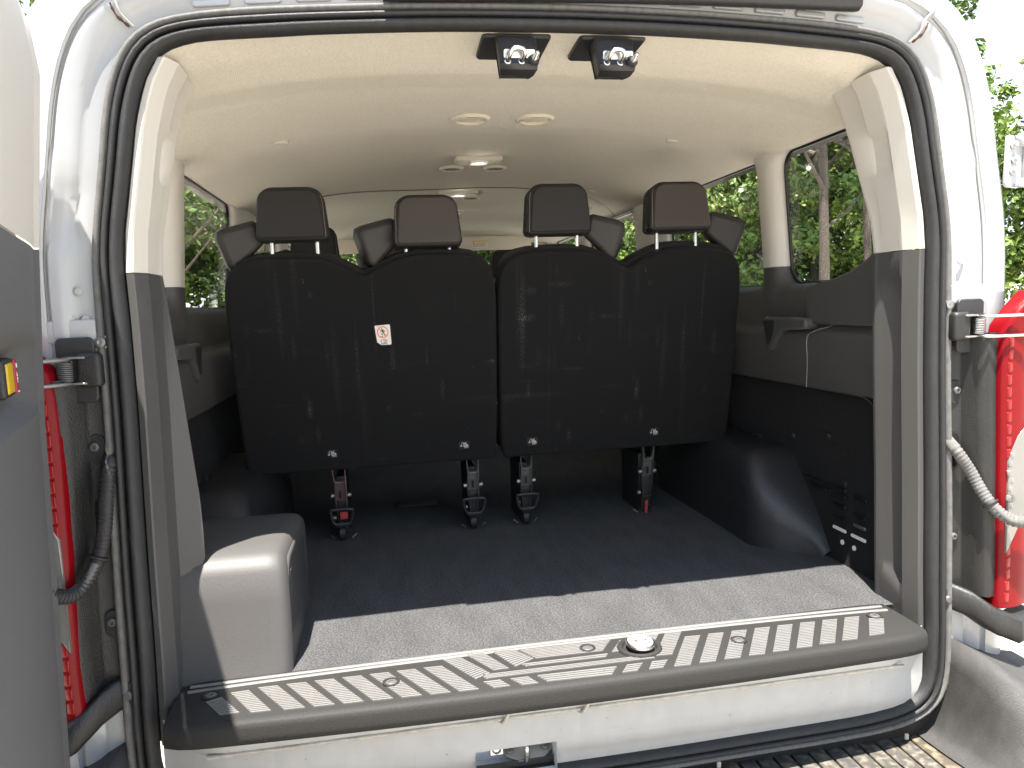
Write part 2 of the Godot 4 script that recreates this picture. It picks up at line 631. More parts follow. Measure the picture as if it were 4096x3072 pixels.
func speck_texture(seed_v: int, base: float, dots: int, bright: float, soft: float) -> ImageTexture:
	# even tone with small dust flecks and faint streaks
	var im := Image.create(512, 512, true, Image.FORMAT_RGB8)
	var n := FastNoiseLite.new()
	n.frequency = 0.02
	n.seed = seed_v
	for y in 512:
		for x in 512:
			var k := base * (1.0 + soft * n.get_noise_2d(x, y * 0.5))
			im.set_pixel(x, y, Color(k, k * 0.995, k * 0.985))
	var r := RandomNumberGenerator.new()
	r.seed = seed_v
	for i in dots:
		var p := Vector2(r.randf() * 510.0, r.randf() * 510.0)
		var b := minf(1.0, base + bright * pow(r.randf(), 2.5))
		img_line(im, p, p + Vector2(r.randf_range(-1.5, 1.5), r.randf_range(-1.5, 1.5)), r.randf_range(1.0, 2.4), Color(b, b * 0.98, b * 0.94))
	im.generate_mipmaps()
	return ImageTexture.create_from_image(im)

func carpet_texture() -> ImageTexture:
	# cut pile: fine salt-and-pepper tufts with broad brushed streaks, one metre to the tile
	var im := Image.create(1024, 1024, true, Image.FORMAT_RGB8)
	var n := FastNoiseLite.new()
	n.frequency = 0.008
	n.seed = 71
	var f := FastNoiseLite.new()
	f.frequency = 0.22
	f.seed = 72
	var r := RandomNumberGenerator.new()
	r.seed = 73
	for y in 1024:
		for x in 1024:
			var k := 0.66 + 0.08 * n.get_noise_2d(x * 1.6, y * 0.5) + 0.36 * f.get_noise_2d(x * 0.8, y * 0.8) + r.randf_range(-0.16, 0.16)
			im.set_pixel(x, y, Color(k, k, k))
	im.generate_mipmaps()
	return ImageTexture.create_from_image(im)

func build_ground():
	var st := new_st()
	st.set_smooth_group(0)
	var s := 120.0
	quad(st, Vector3(-s, 0, -s), Vector3(s, 0, -s), Vector3(s, 0, s), Vector3(-s, 0, s))
	var o := obj("ground", st, "ground", self)
	o.set_meta("kind", "structure")

# ------------------------------------------------------------------ van body
func build_shell(van: Node):
	# painted frame round the opening
	var n := outer_loop.size()
	var prof := [[-0.012, -0.012], [0.0, -0.006], [0.026, -0.004], [0.034, 0.004], [0.042, 0.012], [0.066, 0.014], [0.071, 0.008], [0.075, 0.008], [0.079, 0.016], [0.092, 0.012], [0.112, -0.004], [0.130, -0.034], [0.140, -0.075], [0.146, -0.14], [0.150, -0.24]]
	var rows := []
	for pr in prof:
		var row := PackedVector3Array()
		for i in n:
			var p: Vector2 = outer_loop[i]
			var nn := loop_normal(outer_loop, i)
			var d: float = pr[0]
			if d > 0.079:
				d = 0.079 + (d - 0.079) * 1.75
			if p.y > 1.9 and d > 0.03:
				d = 0.03 + (d - 0.03) * lerpf(1.0, 0.8, clampf((p.y - 1.9) / 0.08, 0, 1))
			# side panels are pressed with a shallow step
			var zz: float = pr[1]
			if d > 0.03 and d < 0.07 and absf(p.x) > 0.7:
				zz += 0.006 * smoothstep(1.665, 1.675, p.y) - 0.006 * smoothstep(1.575, 1.585, p.y) * 1.5
			var q := p + nn * d
			row.append(Vector3(q.x, q.y, zz))
		rows.append(row)
	var first := 0
	for i in n:
		if outer_loop[i].x > 0 and outer_loop[i].y > 0.60:
			first = i
			break
	var keep := []
	for k in n:
		var i := (first + k) % n
		if outer_loop[i].y > 0.60:
			keep.append(i)
	var upper := []
	for r in rows:
		var row := PackedVector3Array()
		for i in keep:
			row.append(r[i])
		upper.append(row)
	var st := new_st()
	grid(st, upper.slice(0, 6), false, false, 0)
	grid(st, upper.slice(5, 9), false, false, 1)
	grid(st, upper.slice(8), false, false, 2)
	obj("body_frame", st, "paint", van)
	# dark valance under the seal
	var val := []
	for q in [[0.53, -0.008], [0.47, -0.010], [0.44, -0.012], [0.40, -0.012]]:
		var row := PackedVector3Array()
		for i in 21:
			row.append(Vector3(lerpf(-0.88, 0.88, i / 20.0), q[0], q[1]))
		val.append(row)
	st = new_st()
	grid(st, val)
	obj("lower_valance", st, "black_dusty", van)
	# roof skin, running forward from the frame's last ring
	st = new_st()
	var rr := []
	for z in [-0.238, -1.0, -2.0, -3.0, -4.2]:
		var row := PackedVector3Array()
		for i in n:
			var q: Vector3 = rows[-1][i]
			if q.y > 1.87:
				row.append(Vector3(q.x, q.y - 0.001, z))
		rr.append(row)
	grid(st, rr)
	obj("roof", st, "paint", van)
	# lower body sides
	for s in [-1.0, 1.0]:
		st = new_st()
		var a := []
		for y in [0.35, 0.6, 0.9, 1.2, 1.42]:
			var row := PackedVector3Array()
			for z in [-0.2, -1.0, -2.0, -3.0, -4.2]:
				row.append(Vector3(s * interp([[0.35, 0.985], [0.9, 1.0], [1.42, 0.985]], y), y, z))
			a.append(row)
		grid(st, a)
		obj("side_panel", st, "paint", van)
	# sealant joints at the upper corners with rusty edges
	for s in [-1.0, 1.0]:
		st = new_st()
		var ctrl := [Vector3(s * 0.727, 1.938, 0.002), Vector3(s * 0.742, 1.955, 0.014), Vector3(s * 0.749, 1.975, 0.018), Vector3(s * 0.765, 1.992, 0.020), Vector3(s * 0.778, 2.012, 0.012)]
		tube(st, smooth_path(ctrl, 5), 0.0022, 6)
		var sj := obj("sealant_joint", st, "sealant", van)
		st = new_st()
		tube(st, smooth_path([ctrl[0] + Vector3(s * 0.005, -0.001, 0.002), ctrl[1] + Vector3(s * 0.006, -0.004, 0.0), ctrl[2] + Vector3(s * 0.006, -0.006, 0.001)], 4), [0.0016, 0.0030, 0.0014, 0.0034, 0.0016, 0.0012, 0.0026, 0.0011, 0.0018], 5)
		obj("rust_line", st, "rust", sj)
	# seam bead running down the groove of the side frames
	for s in [-1.0, 1.0]:
		st = new_st()
		var bead := []
		for i in n:
			var p: Vector2 = outer_loop[i]
			if p.y > 1.40 and p.y < 1.93 and p.x * s > 0.6:
				var q := p + loop_normal(outer_loop, i) * 0.0735
				bead.append(Vector3(q.x + s * 0.004 * exp(-pow((p.y - 1.70) / 0.025, 2.0)), q.y, 0.0105))
		tube(st, bead, 0.0013, 5)
		obj("seam_bead", st, "seam_grey", van)
	# stamped slots along the header above the seal
	for k in 15:
		var x := -0.60 + k * 0.0857
		var y := 2.006 - 0.027 * pow(x / 0.62, 2.0)
		st = new_st()
		prism(st, rrect(0.062, 0.012, 0.005, 3), TR(x, y, -0.0028, 0, 0, -rad_to_deg(0.087 * x / 0.62)), 0.0042, 0.0035, 3)
		obj("header_stamping", st, "paint", van)
	# spot-weld dimples and plugs low on the white frame
	for s in [-1.0, 1.0]:
		for q in [[0.853, 1.50], [0.868, 1.455], [0.845, 1.452], [0.872, 1.49]]:
			st = new_st()
			lathe(st, TR(s * q[0], q[1], 0.004, 90, 0, 0), [Vector2(0.007, 0.0), Vector2(0.0068, 0.002), Vector2(0.004, 0.0035), Vector2(0.0, 0.0035)], 14)
			obj("weld_plug", st, "paint_flat", van)
	# horizontal lap joint on the frame above the hinge cover
	for s in [-1.0, 1.0]:
		st = new_st()
		rbox(st, T(s * 0.872, 1.432, 0.006), Vector3(0.044, 0.020, 0.006), 0.004)
		obj("lap_plate", st, "paint_flat", van)
	# high stop lamp housing under the roof edge
	st = new_st()
	var bar := []
	for i in 25:
		var u := i / 24.0
		var x := lerpf(-0.31, 0.60, u)
		var y := 1.992 + 0.006 * sin(PI * u) + 0.004 * u
		bar.append(PackedVector3Array([Vector3(x, y - 0.006, 0.008), Vector3(x, y - 0.010, 0.024), Vector3(x, y - 0.004, 0.036), Vector3(x, y + 0.016, 0.040), Vector3(x, y + 0.022, 0.010)]))
	grid(st, bar, true)
	st.set_smooth_group(-1)
	for e in [0, 24]:
		var row: PackedVector3Array = bar[e]
		tri(st, row[0], row[1], row[2])
		tri(st, row[0], row[2], row[3])
		tri(st, row[0], row[3], row[4])
	obj("stop_lamp_housing", st, "black_plastic", van)

func build_seal(van: Node):
	var n := inner_loop.size()
	var seal := part("weather_seal", van)
	var groups := {"outer_lip": [[-0.02, -0.004], [0.0, 0.010], [0.07, 0.0145], [0.16, 0.0145], [0.23, 0.010], [0.26, 0.002]],
		"seal_lobe": [[0.26, 0.000], [0.29, 0.010], [0.36, 0.0165], [0.45, 0.0165], [0.52, 0.010], [0.55, 0.000]],
		"seal_bulb": [[0.55, 0.000], [0.59, 0.010], [0.68, 0.0145], [0.80, 0.0125], [0.91, 0.006], [0.98, -0.002], [1.0, -0.008], [0.93, -0.020], [0.78, -0.030]]}
	for g in groups:
		var rows := []
		for s in groups[g]:
			var row := PackedVector3Array()
			for i in n:
				var p: Vector2 = outer_loop[i].lerp(inner_loop[i], s[0])
				row.append(Vector3(p.x, p.y, s[1]))
			rows.append(row)
		var st := new_st()
		grid(st, rows, true)
		obj(g, st, "rubber_dusty" if g == "outer_lip" else "rubber", seal)
	# little white clips under the lower run
	for x in [0.30, 0.74]:
		var st := new_st()
		rbox(st, T(x, 0.469, 0.012), Vector3(0.0045, 0.0065, 0.003), 0.002)
		obj("seal_clip", st, "sealant", seal)

func roof_y(x: float, z: float) -> float:
	var u := absf(x + 0.01) / 0.83
	var base := interp([[-4.2, 1.935], [-3.6, 1.945], [-2.4, 1.955], [-1.95, 1.953], [-1.6, 1.959], [-1.28, 1.963], [-1.06, 1.974], [-0.98, 1.975], [-0.80, 1.959], [-0.70, 1.958], [-0.50, 1.960], [-0.40, 1.960], [-0.252, 1.9435], [-0.238, 1.9430], [-0.02, 1.9595], [0.0, 1.959]], z)
	var pocket := clampf(1.0 - pow(absf(x) / 0.62, 4.0), 0.0, 1.0)
	base = lerpf(1.956, base, pocket) if z < -0.4 else base
	var y := base - 0.097 * pow(u, 3.0)
	if z > -0.30:
		y -= 0.030 * pow(u, 4.0) * (z + 0.3) / 0.3
	if z > -0.10:
		# tuck behind the seal
		var edge := interp([[0.0, 1.954], [0.2, 1.952], [0.4, 1.944], [0.5, 1.937], [0.6, 1.930], [0.645, 1.923], [0.68, 1.910], [0.702, 1.891], [0.72, 1.86], [0.8, 1.84]], absf(x))
		y = lerpf(y, edge, (z + 0.10) / 0.088)
	return y

func build_headliner(van: Node):
	var h := part("headliner", van)
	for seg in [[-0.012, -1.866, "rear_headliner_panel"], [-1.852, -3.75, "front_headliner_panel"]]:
		var st := new_st()
		var rows := []
		var nz := 90
		for i in nz + 1:
			var z := lerpf(seg[0], seg[1], float(i) / nz)
			var row := PackedVector3Array()
			for j in 61:
				var x := lerpf(-0.862, 0.822, j / 60.0)
				var zz: float = z
				zz += 0.02 * sin(x * 9.0) * clampf(1.0 - absf(z + 1.86) / 0.12, 0.0, 1.0)
				var y := roof_y(x, z)
				if i < 3 and seg[0] < -1.0:
					y += 0.004 - 0.003 * i
				elif seg[0] < -1.0:
					y -= 0.003
				row.append(Vector3(x, y, zz))
			rows.append(row)
		grid(st, rows)
		obj(seg[2], st, "headliner" if seg[0] > -1.0 else "headliner_front_lightened", h)

func build_headliner_seam(van: Node):
	var st := new_st()
	var p := []
	for j in 80:
		var x := lerpf(-0.84, 0.81, j / 79.0)
		var z := -1.858 + 0.02 * sin(x * 9.0) - 0.35 * pow(maxf(0.0, (x - 0.52) / 0.29), 1.6)
		p.append(Vector3(x, roof_y(x, z) - 0.0015, z))
	tube(st, p, 0.0028, 6)
	obj("headliner_joint", st, "vent_dark", van)

func round_vent(van: Node, x: float, z: float, r: float, dark: bool):
	var v := part("roof_vent", van)
	var y := roof_y(x, z)
	var st := new_st()
	var xf := TR(x, y + 0.004, z, 180, 0, 0)
	lathe(st, xf, [Vector2(r, 0.0), Vector2(r * 0.99, 0.006), Vector2(r * 0.90, 0.011), Vector2(r * 0.78, 0.011), Vector2(r * 0.70, 0.007), Vector2(r * 0.68, 0.002)], 32)
	obj("rim", st, "fitting", v)
	st = new_st()
	lathe(st, xf, [Vector2(r * 0.69, 0.0045), Vector2(0.0, 0.0045)], 24)
	obj("backing", st, "vent_dark", v)
	for k in 5:
		st = new_st()
		var zz: float = (k - 2) * r * 0.26
		var hw := sqrt(maxf(0.0, pow(r * 0.67, 2.0) - zz * zz))
		rbox(st, xf * TR(0, 0.007, zz, 28 if dark else 12, 0, 0), Vector3(hw, 0.0012, r * (0.10 if dark else 0.135)), 0.001, 1)
		obj("louvre", st, "vent_dark" if dark else "fitting", v)

func build_roof_fittings(van: Node):
	round_vent(van, -0.075, -0.690, 0.054, false)
	round_vent(van, 0.105, -0.690, 0.054, false)
	round_vent(van, -0.062, -1.43, 0.046, true)
	round_vent(van, 0.100, -1.43, 0.046, true)
	round_vent(van, 0.088, -2.13, 0.046, true)
	round_vent(van, 0.085, -2.85, 0.046, true)
	for q in [[0.018, -1.27, 0.082], [0.013, -1.95, 0.084], [0.02, -2.62, 0.084]]:
		var l := part("dome_lamp", van)
		var y := roof_y(q[0], q[1])
		var st := new_st()
		rbox(st, T(q[0], y - 0.004, q[1]), Vector3(q[2], 0.012, 0.040), 0.011, 3)
		obj("housing", st, "fitting", l)
		st = new_st()
		rbox(st, T(q[0], y - 0.015, q[1] + 0.008), Vector3(q[2] * 0.40, 0.006, 0.026), 0.005, 2)
		obj("lens", st, "lamp_lens", l)
		for dx in [-0.012, 0.012]:
			st = new_st()
			rbox(st, T(q[0] + dx, y - 0.0195, q[1] + 0.022), Vector3(0.005, 0.0035, 0.006), 0.003, 2)
			obj("bulb", st, "led", l)
		var om := OmniLight3D.new()
		om.name = "lamp_glow"
		om.light_energy = 0.0006
		om.light_color = Color(1.0, 0.97, 0.9)
		om.light_size = 0.008
		om.omni_range = 6.0
		om.omni_attenuation = 2.0
		om.shadow_enabled = true
		om.position = Vector3(q[0], y - 0.035, q[1] + 0.02)
		l.add_child(om, true)
	for q in [[-0.592, -0.81], [0.558, -0.82], [-0.578, -1.78], [0.571, -1.777], [-0.35, -2.9], [0.52, -2.9]]:
		var st := new_st()
		var y := roof_y(q[0], q[1])
		lathe(st, TR(q[0], y + 0.003, q[1], 180, 0, 0) * Transform3D(Basis.from_scale(Vector3(1.25, 1, 0.9)), Vector3.ZERO), [Vector2(0.0155, 0.0), Vector2(0.0155, 0.007), Vector2(0.0125, 0.0095), Vector2(0.0, 0.0095)], 20)
		obj("headliner_clip", st, "beige_clip", van)
	# coat hook near the sliding door
	var st2 := new_st()
	rbox(st2, TR(0.66, roof_y(0.66, -2.15) - 0.004, -2.15, 0, 0, -20), Vector3(0.014, 0.006, 0.02), 0.005)
	obj("coat_hook", st2, "beige_clip", van)

# ------------------------------------------------------------------ side walls with windows
func wall_x(y: float, s: float) -> float:
	var x := interp([[0.7, 0.845], [1.19, 0.850], [1.36, 0.858], [1.475, 0.865], [1.55, 0.862], [1.86, 0.838], [1.92, 0.825]], y)
	return s * x - 0.02

func window_ring(z0: float, z1: float, wz0: float, wz1: float, wy0: float, wy1: float, r: float, y0: float, y1: float, n := 7) -> Array:
	# returns [inner points, outer points] as Vector2(z, y), starting at the lower front corner going round
	var ip := []
	var op := []
	var cs := [[wz1 - r, wy0 + r, -90.0, 0], [wz1 - r, wy1 - r, 0.0, 1], [wz0 + r, wy1 - r, 90.0, 2], [wz0 + r, wy0 + r, 180.0, 3]]
	var ys := 1.53
	for c in cs:
		for i in n + 1:
			var t := float(i) / n
			var a := deg_to_rad(c[2] + 90.0 * t)
			ip.append(Vector2(c[0] + r * cos(a), c[1] + r * sin(a)))
			var q := Vector2.ZERO
			match c[3]:
				0: q = Vector2(lerpf(wz1 - r, z1, minf(1, t * 2)), y0) if t < 0.5 else Vector2(z1, lerpf(y0, wy0 + r, (t - 0.5) * 2))
				1: q = Vector2(z1, lerpf(wy1 - r, y1, t * 2)) if t < 0.5 else Vector2(lerpf(z1, wz1 - r, (t - 0.5) * 2), y1)
				2: q = Vector2(lerpf(wz0 + r, z0, t * 2), y1) if t < 0.5 else Vector2(z0, lerpf(y1, wy1 - r, (t - 0.5) * 2))
				3: q = Vector2(z0, lerpf(wy0 + r, y0, t * 2)) if t < 0.5 else Vector2(lerpf(z0, wz0 + r, (t - 0.5) * 2), y0)
			op.append(q)
		if c[3] == 0:
			ip.append(Vector2(wz1, ys)); op.append(Vector2(z1, ys))
		if c[3] == 2:
			ip.append(Vector2(wz0, ys)); op.append(Vector2(z0, ys))
	return [ip, op]

func build_side_walls(van: Node):
	var wins := [[-0.745, -0.165, -0.700, -0.235], [-1.76, -0.745, -1.60, -0.800], [-2.92, -1.76, -2.80, -1.98], [-3.75, -2.92, -3.65, -3.05]]
	for s in [1.0, -1.0]:
		for w in wins:
			var rg := window_ring(w[0], w[1], w[2], w[3], 1.475, 1.862, 0.055, 1.36, 1.925)
			var ip: Array = rg[0]
			var op: Array = rg[1]
			var n := ip.size()
			# split the surround into beige (upper) and grey (lower) trim at y = 1.53
			for half in 2:
				var st := new_st()
				var rows := []
				for lay in 5:
					rows.append(PackedVector3Array())
				for k in n + 1:
					var i := k % n
					var up: bool = ip[i].y >= 1.529
					var lo: bool = ip[i].y <= 1.531
					var ok := up if half == 0 else lo
					if not ok:
						_flush(st, rows)
						continue
					var a: Vector2 = ip[i]
					var b: Vector2 = op[i]
					var xa := wall_x(a.y, s)
					var m1 := a.lerp(b, 0.18)
					var m2 := a.lerp(b, 0.5)
					rows[0].append(Vector3(xa + s * 0.040, a.y, a.x))
					rows[1].append(Vector3(xa + s * 0.012, a.y, a.x))
					rows[2].append(Vector3(wall_x(m1.y, s) - s * 0.004, m1.y, m1.x))
					rows[3].append(Vector3(wall_x(m2.y, s) - s * 0.012, m2.y, m2.x))
					rows[4].append(Vector3(wall_x(b.y, s) - s * 0.012, b.y, b.x))
				_flush(st, rows)
				obj("window_pillar_trim" if half == 0 else "window_sill_trim", st, "beige" if half == 0 else "grey", van)
			# glass with a black rim
			var win := part("side_window", van)
			var st2 := new_st()
			var r0 := PackedVector3Array()
			var r1 := PackedVector3Array()
			var r2 := PackedVector3Array()
			var ctr := Vector2((w[2] + w[3]) / 2, 1.67)
			for i in n:
				var a: Vector2 = ip[i]
				var inw := (ctr - a).normalized() * 0.009
				r0.append(Vector3(wall_x(a.y, s) + s * 0.034, a.y, a.x))
				r1.append(Vector3(wall_x(a.y, s) + s * 0.034, a.y + inw.y, a.x + inw.x))
				r2.append(Vector3(wall_x(a.y, s) + s * 0.041, a.y + inw.y, a.x + inw.x))
			grid(st2, [r0, r1, r2], true)
			obj("black_rim", st2, "frit", win)
			st2 = new_st()
			st2.set_smooth_group(0)
			var outl := PackedVector2Array()
			for i in n:
				outl.append(ip[i])
			var idx := Geometry2D.triangulate_polygon(outl)
			for i in range(0, idx.size(), 3):
				for k in 3:
					var p: Vector2 = outl[idx[i + k]]
					# a plane through the opening
					var xx: float = lerpf(wall_x(1.475, s), wall_x(1.862, s), (p.y - 1.475) / (1.862 - 1.475)) + s * 0.040
					st2.add_vertex(Vector3(xx, p.y, p.x))
			obj("pane", st2, "glass_tint" if w[0] > -2.0 else "glass_clear", win)
		# grey waist trim with a ledge
		var st3 := new_st()
		var wrows := []
		for z in [-0.165, -0.30, -0.45, -0.80, -1.3, -2.0, -3.0, -3.75]:
			var row := PackedVector3Array()
			for q in [[0.004, 1.186], [-0.034, 1.188], [-0.042, 1.196], [-0.042, 1.325], [-0.038, 1.337], [-0.024, 1.345], [-0.016, 1.352], [-0.012, 1.36]]:
				row.append(Vector3(wall_x(1.36, s) + s * q[0], q[1], z))
			wrows.append(row)
		grid(st3, wrows)
		obj("waist_trim", st3, "grey", van)
		# seam between the trim panels
		st3 = new_st()
		var xs: float = wall_x(1.36, s)
		tube(st3, smooth_path([Vector3(xs - s * 0.042, 1.19, -0.478), Vector3(xs - s * 0.042, 1.26, -0.474), Vector3(xs - s * 0.042, 1.325, -0.476), Vector3(xs - s * 0.028, 1.345, -0.458), Vector3(xs - s * 0.014, 1.360, -0.405), Vector3(xs - s * 0.010, 1.385, -0.395), Vector3(xs - s * 0.005, 1.43, -0.388), Vector3(xs + s * 0.0, 1.468, -0.372)], 4), 0.0016, 5)
		obj("panel_seam", st3, "seam_grey", van)
		# pull pocket on the ledge
		st3 = new_st()
		var poly := V2([[-0.700, 1.372], [-0.690, 1.380], [-0.470, 1.380], [-0.466, 1.372], [-0.466, 1.350], [-0.585, 1.343], [-0.606, 1.330], [-0.640, 1.288], [-0.655, 1.280], [-0.668, 1.286]])
		var bx := Basis(Vector3(0, 0, 1), Vector3(0, 1, 0), Vector3(-s, 0, 0))
		prism(st3, poly, Transform3D(bx, Vector3(xs - s * 0.015, 0, 0)), 0.040, 0.008, 3)
		var pk := obj("pull_pocket", st3, "grey", van)
		st3 = new_st()
		prism(st3, V2([[-0.690, 1.366], [-0.680, 1.372], [-0.625, 1.372], [-0.630, 1.335], [-0.655, 1.300], [-0.664, 1.300]]), Transform3D(bx, Vector3(xs - s * 0.0555, 0, 0)), 0.0015, 0.0)
		obj("pocket_hollow", st3, "black_plastic", pk)
		# carpeted lower wall
		st3 = new_st()
		var lrows := []
		for z in [-0.13, -0.6, -1.2, -2.0, -3.0, -3.75]:
			lrows.append(PackedVector3Array([Vector3(wall_x(1.0, s) - s * 0.02, 0.72, z), Vector3(wall_x(1.0, s) - s * 0.012, 0.80, z), Vector3(wall_x(1.0, s), 1.0, z), Vector3(wall_x(1.19, s), 1.195, z)]))
		grid(st3, lrows)
		var lw := obj("lower_wall_carpet", st3, "wall_carpet", van)
		if s > 0:
			# pressed air slots near the pillar, raised dark pieces; daylight through the lowest put in as white
			var slots := [[-0.42, 0.931, 0.19, 0], [-0.45, 0.914, 0.075, 0], [-0.355, 0.912, 0.06, 0], [-0.267, 0.926, 0.055, 0], [-0.355, 0.886, 0.06, 0], [-0.268, 0.880, 0.052, 0], [-0.268, 0.853, 0.050, 2], [-0.352, 0.823, 0.058, 1], [-0.272, 0.823, 0.060, 1], [-0.355, 0.855, 0.06, 0]]
			for q in slots:
				st3 = new_st()
				prism(st3, rrect(q[2], 0.0085, 0.004, 3), Transform3D(bx, Vector3(wall_x(1.0, s) - s * 0.0115, q[1], q[0])), 0.003, 0.001, 1)
				obj("air_slot", st3, ["frit", "white_mark", "steel_dull"][q[3]], lw)
			for q in [[-0.337, 0.792], [-0.287, 0.792]]:
				st3 = new_st()
				lathe(st3, Transform3D(Basis(Vector3(0, 0, 1), Vector3(-s, 0, 0), Vector3(0, 1, 0)), Vector3(wall_x(1.0, s) - s * 0.013, q[1], q[0])), [Vector2(0.007, 0), Vector2(0.0065, 0.0025), Vector2(0, 0.0025)], 14)
				obj("air_hole", st3, "white_mark", lw)  # white disc, daylight through the hole put in as colour
			for q in [[-0.60, 1.03], [-0.345, 0.945], [-0.42, 1.06]]:
				st3 = new_st()
				lathe(st3, Transform3D(Basis(Vector3(0, 0, 1), Vector3(-s, 0, 0), Vector3(0, 1, 0)), Vector3(wall_x(1.0, s), q[1], q[0])), [Vector2(0.010, 0), Vector2(0.0095, 0.004), Vector2(0.006, 0.006), Vector2(0, 0.006)], 16)
				obj("push_clip", st3, "black_plastic", lw)
		# tie-down ring cup on the wall
		st3 = new_st()
		lathe(st3, Transform3D(Basis(Vector3(0, 0, 1), Vector3(-s, 0, 0), Vector3(0, 1, 0)), Vector3(wall_x(1.0, s) - s * 0.002, 0.968, -0.80)), [Vector2(0.036, 0), Vector2(0.036, 0.010), Vector2(0.031, 0.013), Vector2(0.025, 0.009), Vector2(0.022, 0.002), Vector2(0, 0.002)], 26)
		obj("tie_down_cup", st3, "arch", lw)
		# wheel arch cover
		st3 = new_st()
		var arows := []
		for i in 33:
			var t := i / 32.0
			var z := lerpf(-0.385, -1.42, t)
			var rp := clampf((-0.385 - z) / 0.235, 0.0, 1.0)
			var h: float = (0.025 + 0.237 * (rp - 0.12 * rp * rp * rp) / 0.88) * (1.0 - pow(clampf((-1.15 - z) / 0.27, 0.0, 1.0), 2.0))
			var xi := lerpf(0.80, 0.665, smoothstep(0.0, 0.16, t) * (1.0 - smoothstep(0.86, 1.0, t)))
			var row := PackedVector3Array()
			for q in [[0.0, 0.0], [0.004, 0.12], [0.008, 0.55], [0.018, 0.82], [0.040, 0.96], [0.075, 1.0], [0.12, 1.0], [0.19, 1.0]]:
				row.append(Vector3(s * (xi + q[0]) - (0.02 if s < 0 else 0.012), FLOOR_Y - 0.004 + h * q[1], z))
			arows.append(row)
		grid(st3, arows)
		obj("wheel_arch_cover", st3, "arch", van)

func _flush(st: SurfaceTool, rows: Array):
	if rows[0].size() > 1:
		grid(st, rows.duplicate(true))
	for i in rows.size():
		rows[i] = PackedVector3Array()

# ------------------------------------------------------------------ pillars beside the opening
func build_rear_pillars(van: Node):
	for s in [1.0, -1.0]:
		for up in 2:
			var st := new_st()
			var ys := []
			if up == 1:
				ys = [1.53, 1.56, 1.60, 1.64, 1.690, 1.702, 1.72, 1.75, 1.772, 1.785, 1.80, 1.83, 1.855, 1.875, 1.892]
			else:
				ys = [0.66, 0.70, 0.735, 0.76, 0.79, 0.812, 0.83, 0.90, 0.97, 1.03, 1.10, 1.16, 1.19, 1.22, 1.28, 1.34, 1.40, 1.44, 1.465, 1.48, 1.5285]
			var rows := []
			for y in ys:
				var sx := seal_x(y)
				var k := smoothstep(1.53, 1.86, y)
				var rec := 0.0
				if up == 0:
					rec = 0.026 * smoothstep(0.785, 0.815, y) * (1.0 - smoothstep(1.44, 1.478, y))
				else:
					rec = 0.009 * smoothstep(1.695, 1.705, y) * (1.0 - smoothstep(1.768, 1.788, y))
				if y > 1.86:
					sx = seal_x(1.86) - (y - 1.86) * 0.55
				var ex := lerpf(-0.027, -0.022, k)
				var ez := lerpf(-0.137, -0.183, k)
				if s < 0 and up == 0:
					rec *= 0.25
					ex -= interp([[0.66, 0.0], [0.93, 0.008], [0.975, 0.046], [1.02, 0.042], [1.1, 0.038], [1.3, 0.018], [1.5285, 0.0]], y)
				var pts := [[0.012, -0.030], [-0.001, -0.016], [-0.003, -0.006], [-0.013, -0.003], [-0.016, -0.006], [-0.0285, -0.040], [-0.029 + rec * 0.2, -0.046], [-0.0285 + rec, -0.052], [-0.027 + rec * (1.0 if up == 1 else 0.18), -0.105 if up == 1 else -0.112], [-0.026 + (ex + 0.027) * 0.6, -0.116 if up == 1 else -0.122], [ex - 0.001, ez + 0.008], [ex, ez], [ex + 0.008, ez - 0.008], [ex + 0.05, ez - 0.016], [0.09, ez - 0.03]]
				var row := PackedVector3Array()
				for q in pts:
					row.append(Vector3(s * (sx + q[0]), y, q[1]))
				rows.append(row)
			for band in [[0, 3, 0], [2, 4, 1], [3, 5, 2], [4, 6, 3], [5, 8, 4], [7, 9, 5], [8, 11, 6], [10, 12, 7], [11, 15, 8]]:
				var sub := []
				for r in rows:
					sub.append(r.slice(band[0], band[1]))
				grid(st, sub, false, false, band[2])
			obj("upper_pillar_trim" if up == 1 else "lower_pillar_trim", st, "beige" if up == 1 else "grey", van)
	# sweep of the quarter trim from the pillar down to the window sill, both sides
	var st := new_st()
	for s in [1.0, -1.0]:
		st = new_st()
		var gp := V2([[-0.150, 1.56], [-0.150, 1.362], [-0.50, 1.362], [-0.50, 1.466], [-0.44, 1.476], [-0.37, 1.484], [-0.30, 1.500], [-0.24, 1.525], [-0.19, 1.556]])
		if s < 0:
			prism(st, gp, Transform3D(Basis(Vector3(0, 0, 1), Vector3(0, 1, 0), Vector3(1, 0, 0)), Vector3(-0.885, 0, 0)), 0.040, 0.010, 3)
		else:
			prism(st, gp, Transform3D(Basis(Vector3(0, 0, 1), Vector3(0, 1, 0), Vector3(-1, 0, 0)), Vector3(0.845, 0, 0)), 0.040, 0.010, 3)
		obj("quarter_trim", st, "grey", van)
	# rounded inner corner of the quarter trim on the right
	st = new_st()
	var lip := PackedVector2Array([Vector2(-0.140, 1.20), Vector2(-0.25, 1.20), Vector2(-0.25, 1.188)])
	for i in 9:
		var a := PI / 2 * i / 8.0
		lip.append(Vector2(-0.25 + 0.085 * sin(a), 1.103 + 0.085 * cos(a)))
	lip.append(Vector2(-0.140, 1.05))
	prism(st, lip, Transform3D(Basis(Vector3(0, 0, 1), Vector3(0, 1, 0), Vector3(-1, 0, 0)), Vector3(0.825, 0, 0)), 0.028, 0.006, 3)
	obj("quarter_trim_corner", st, "grey", van)

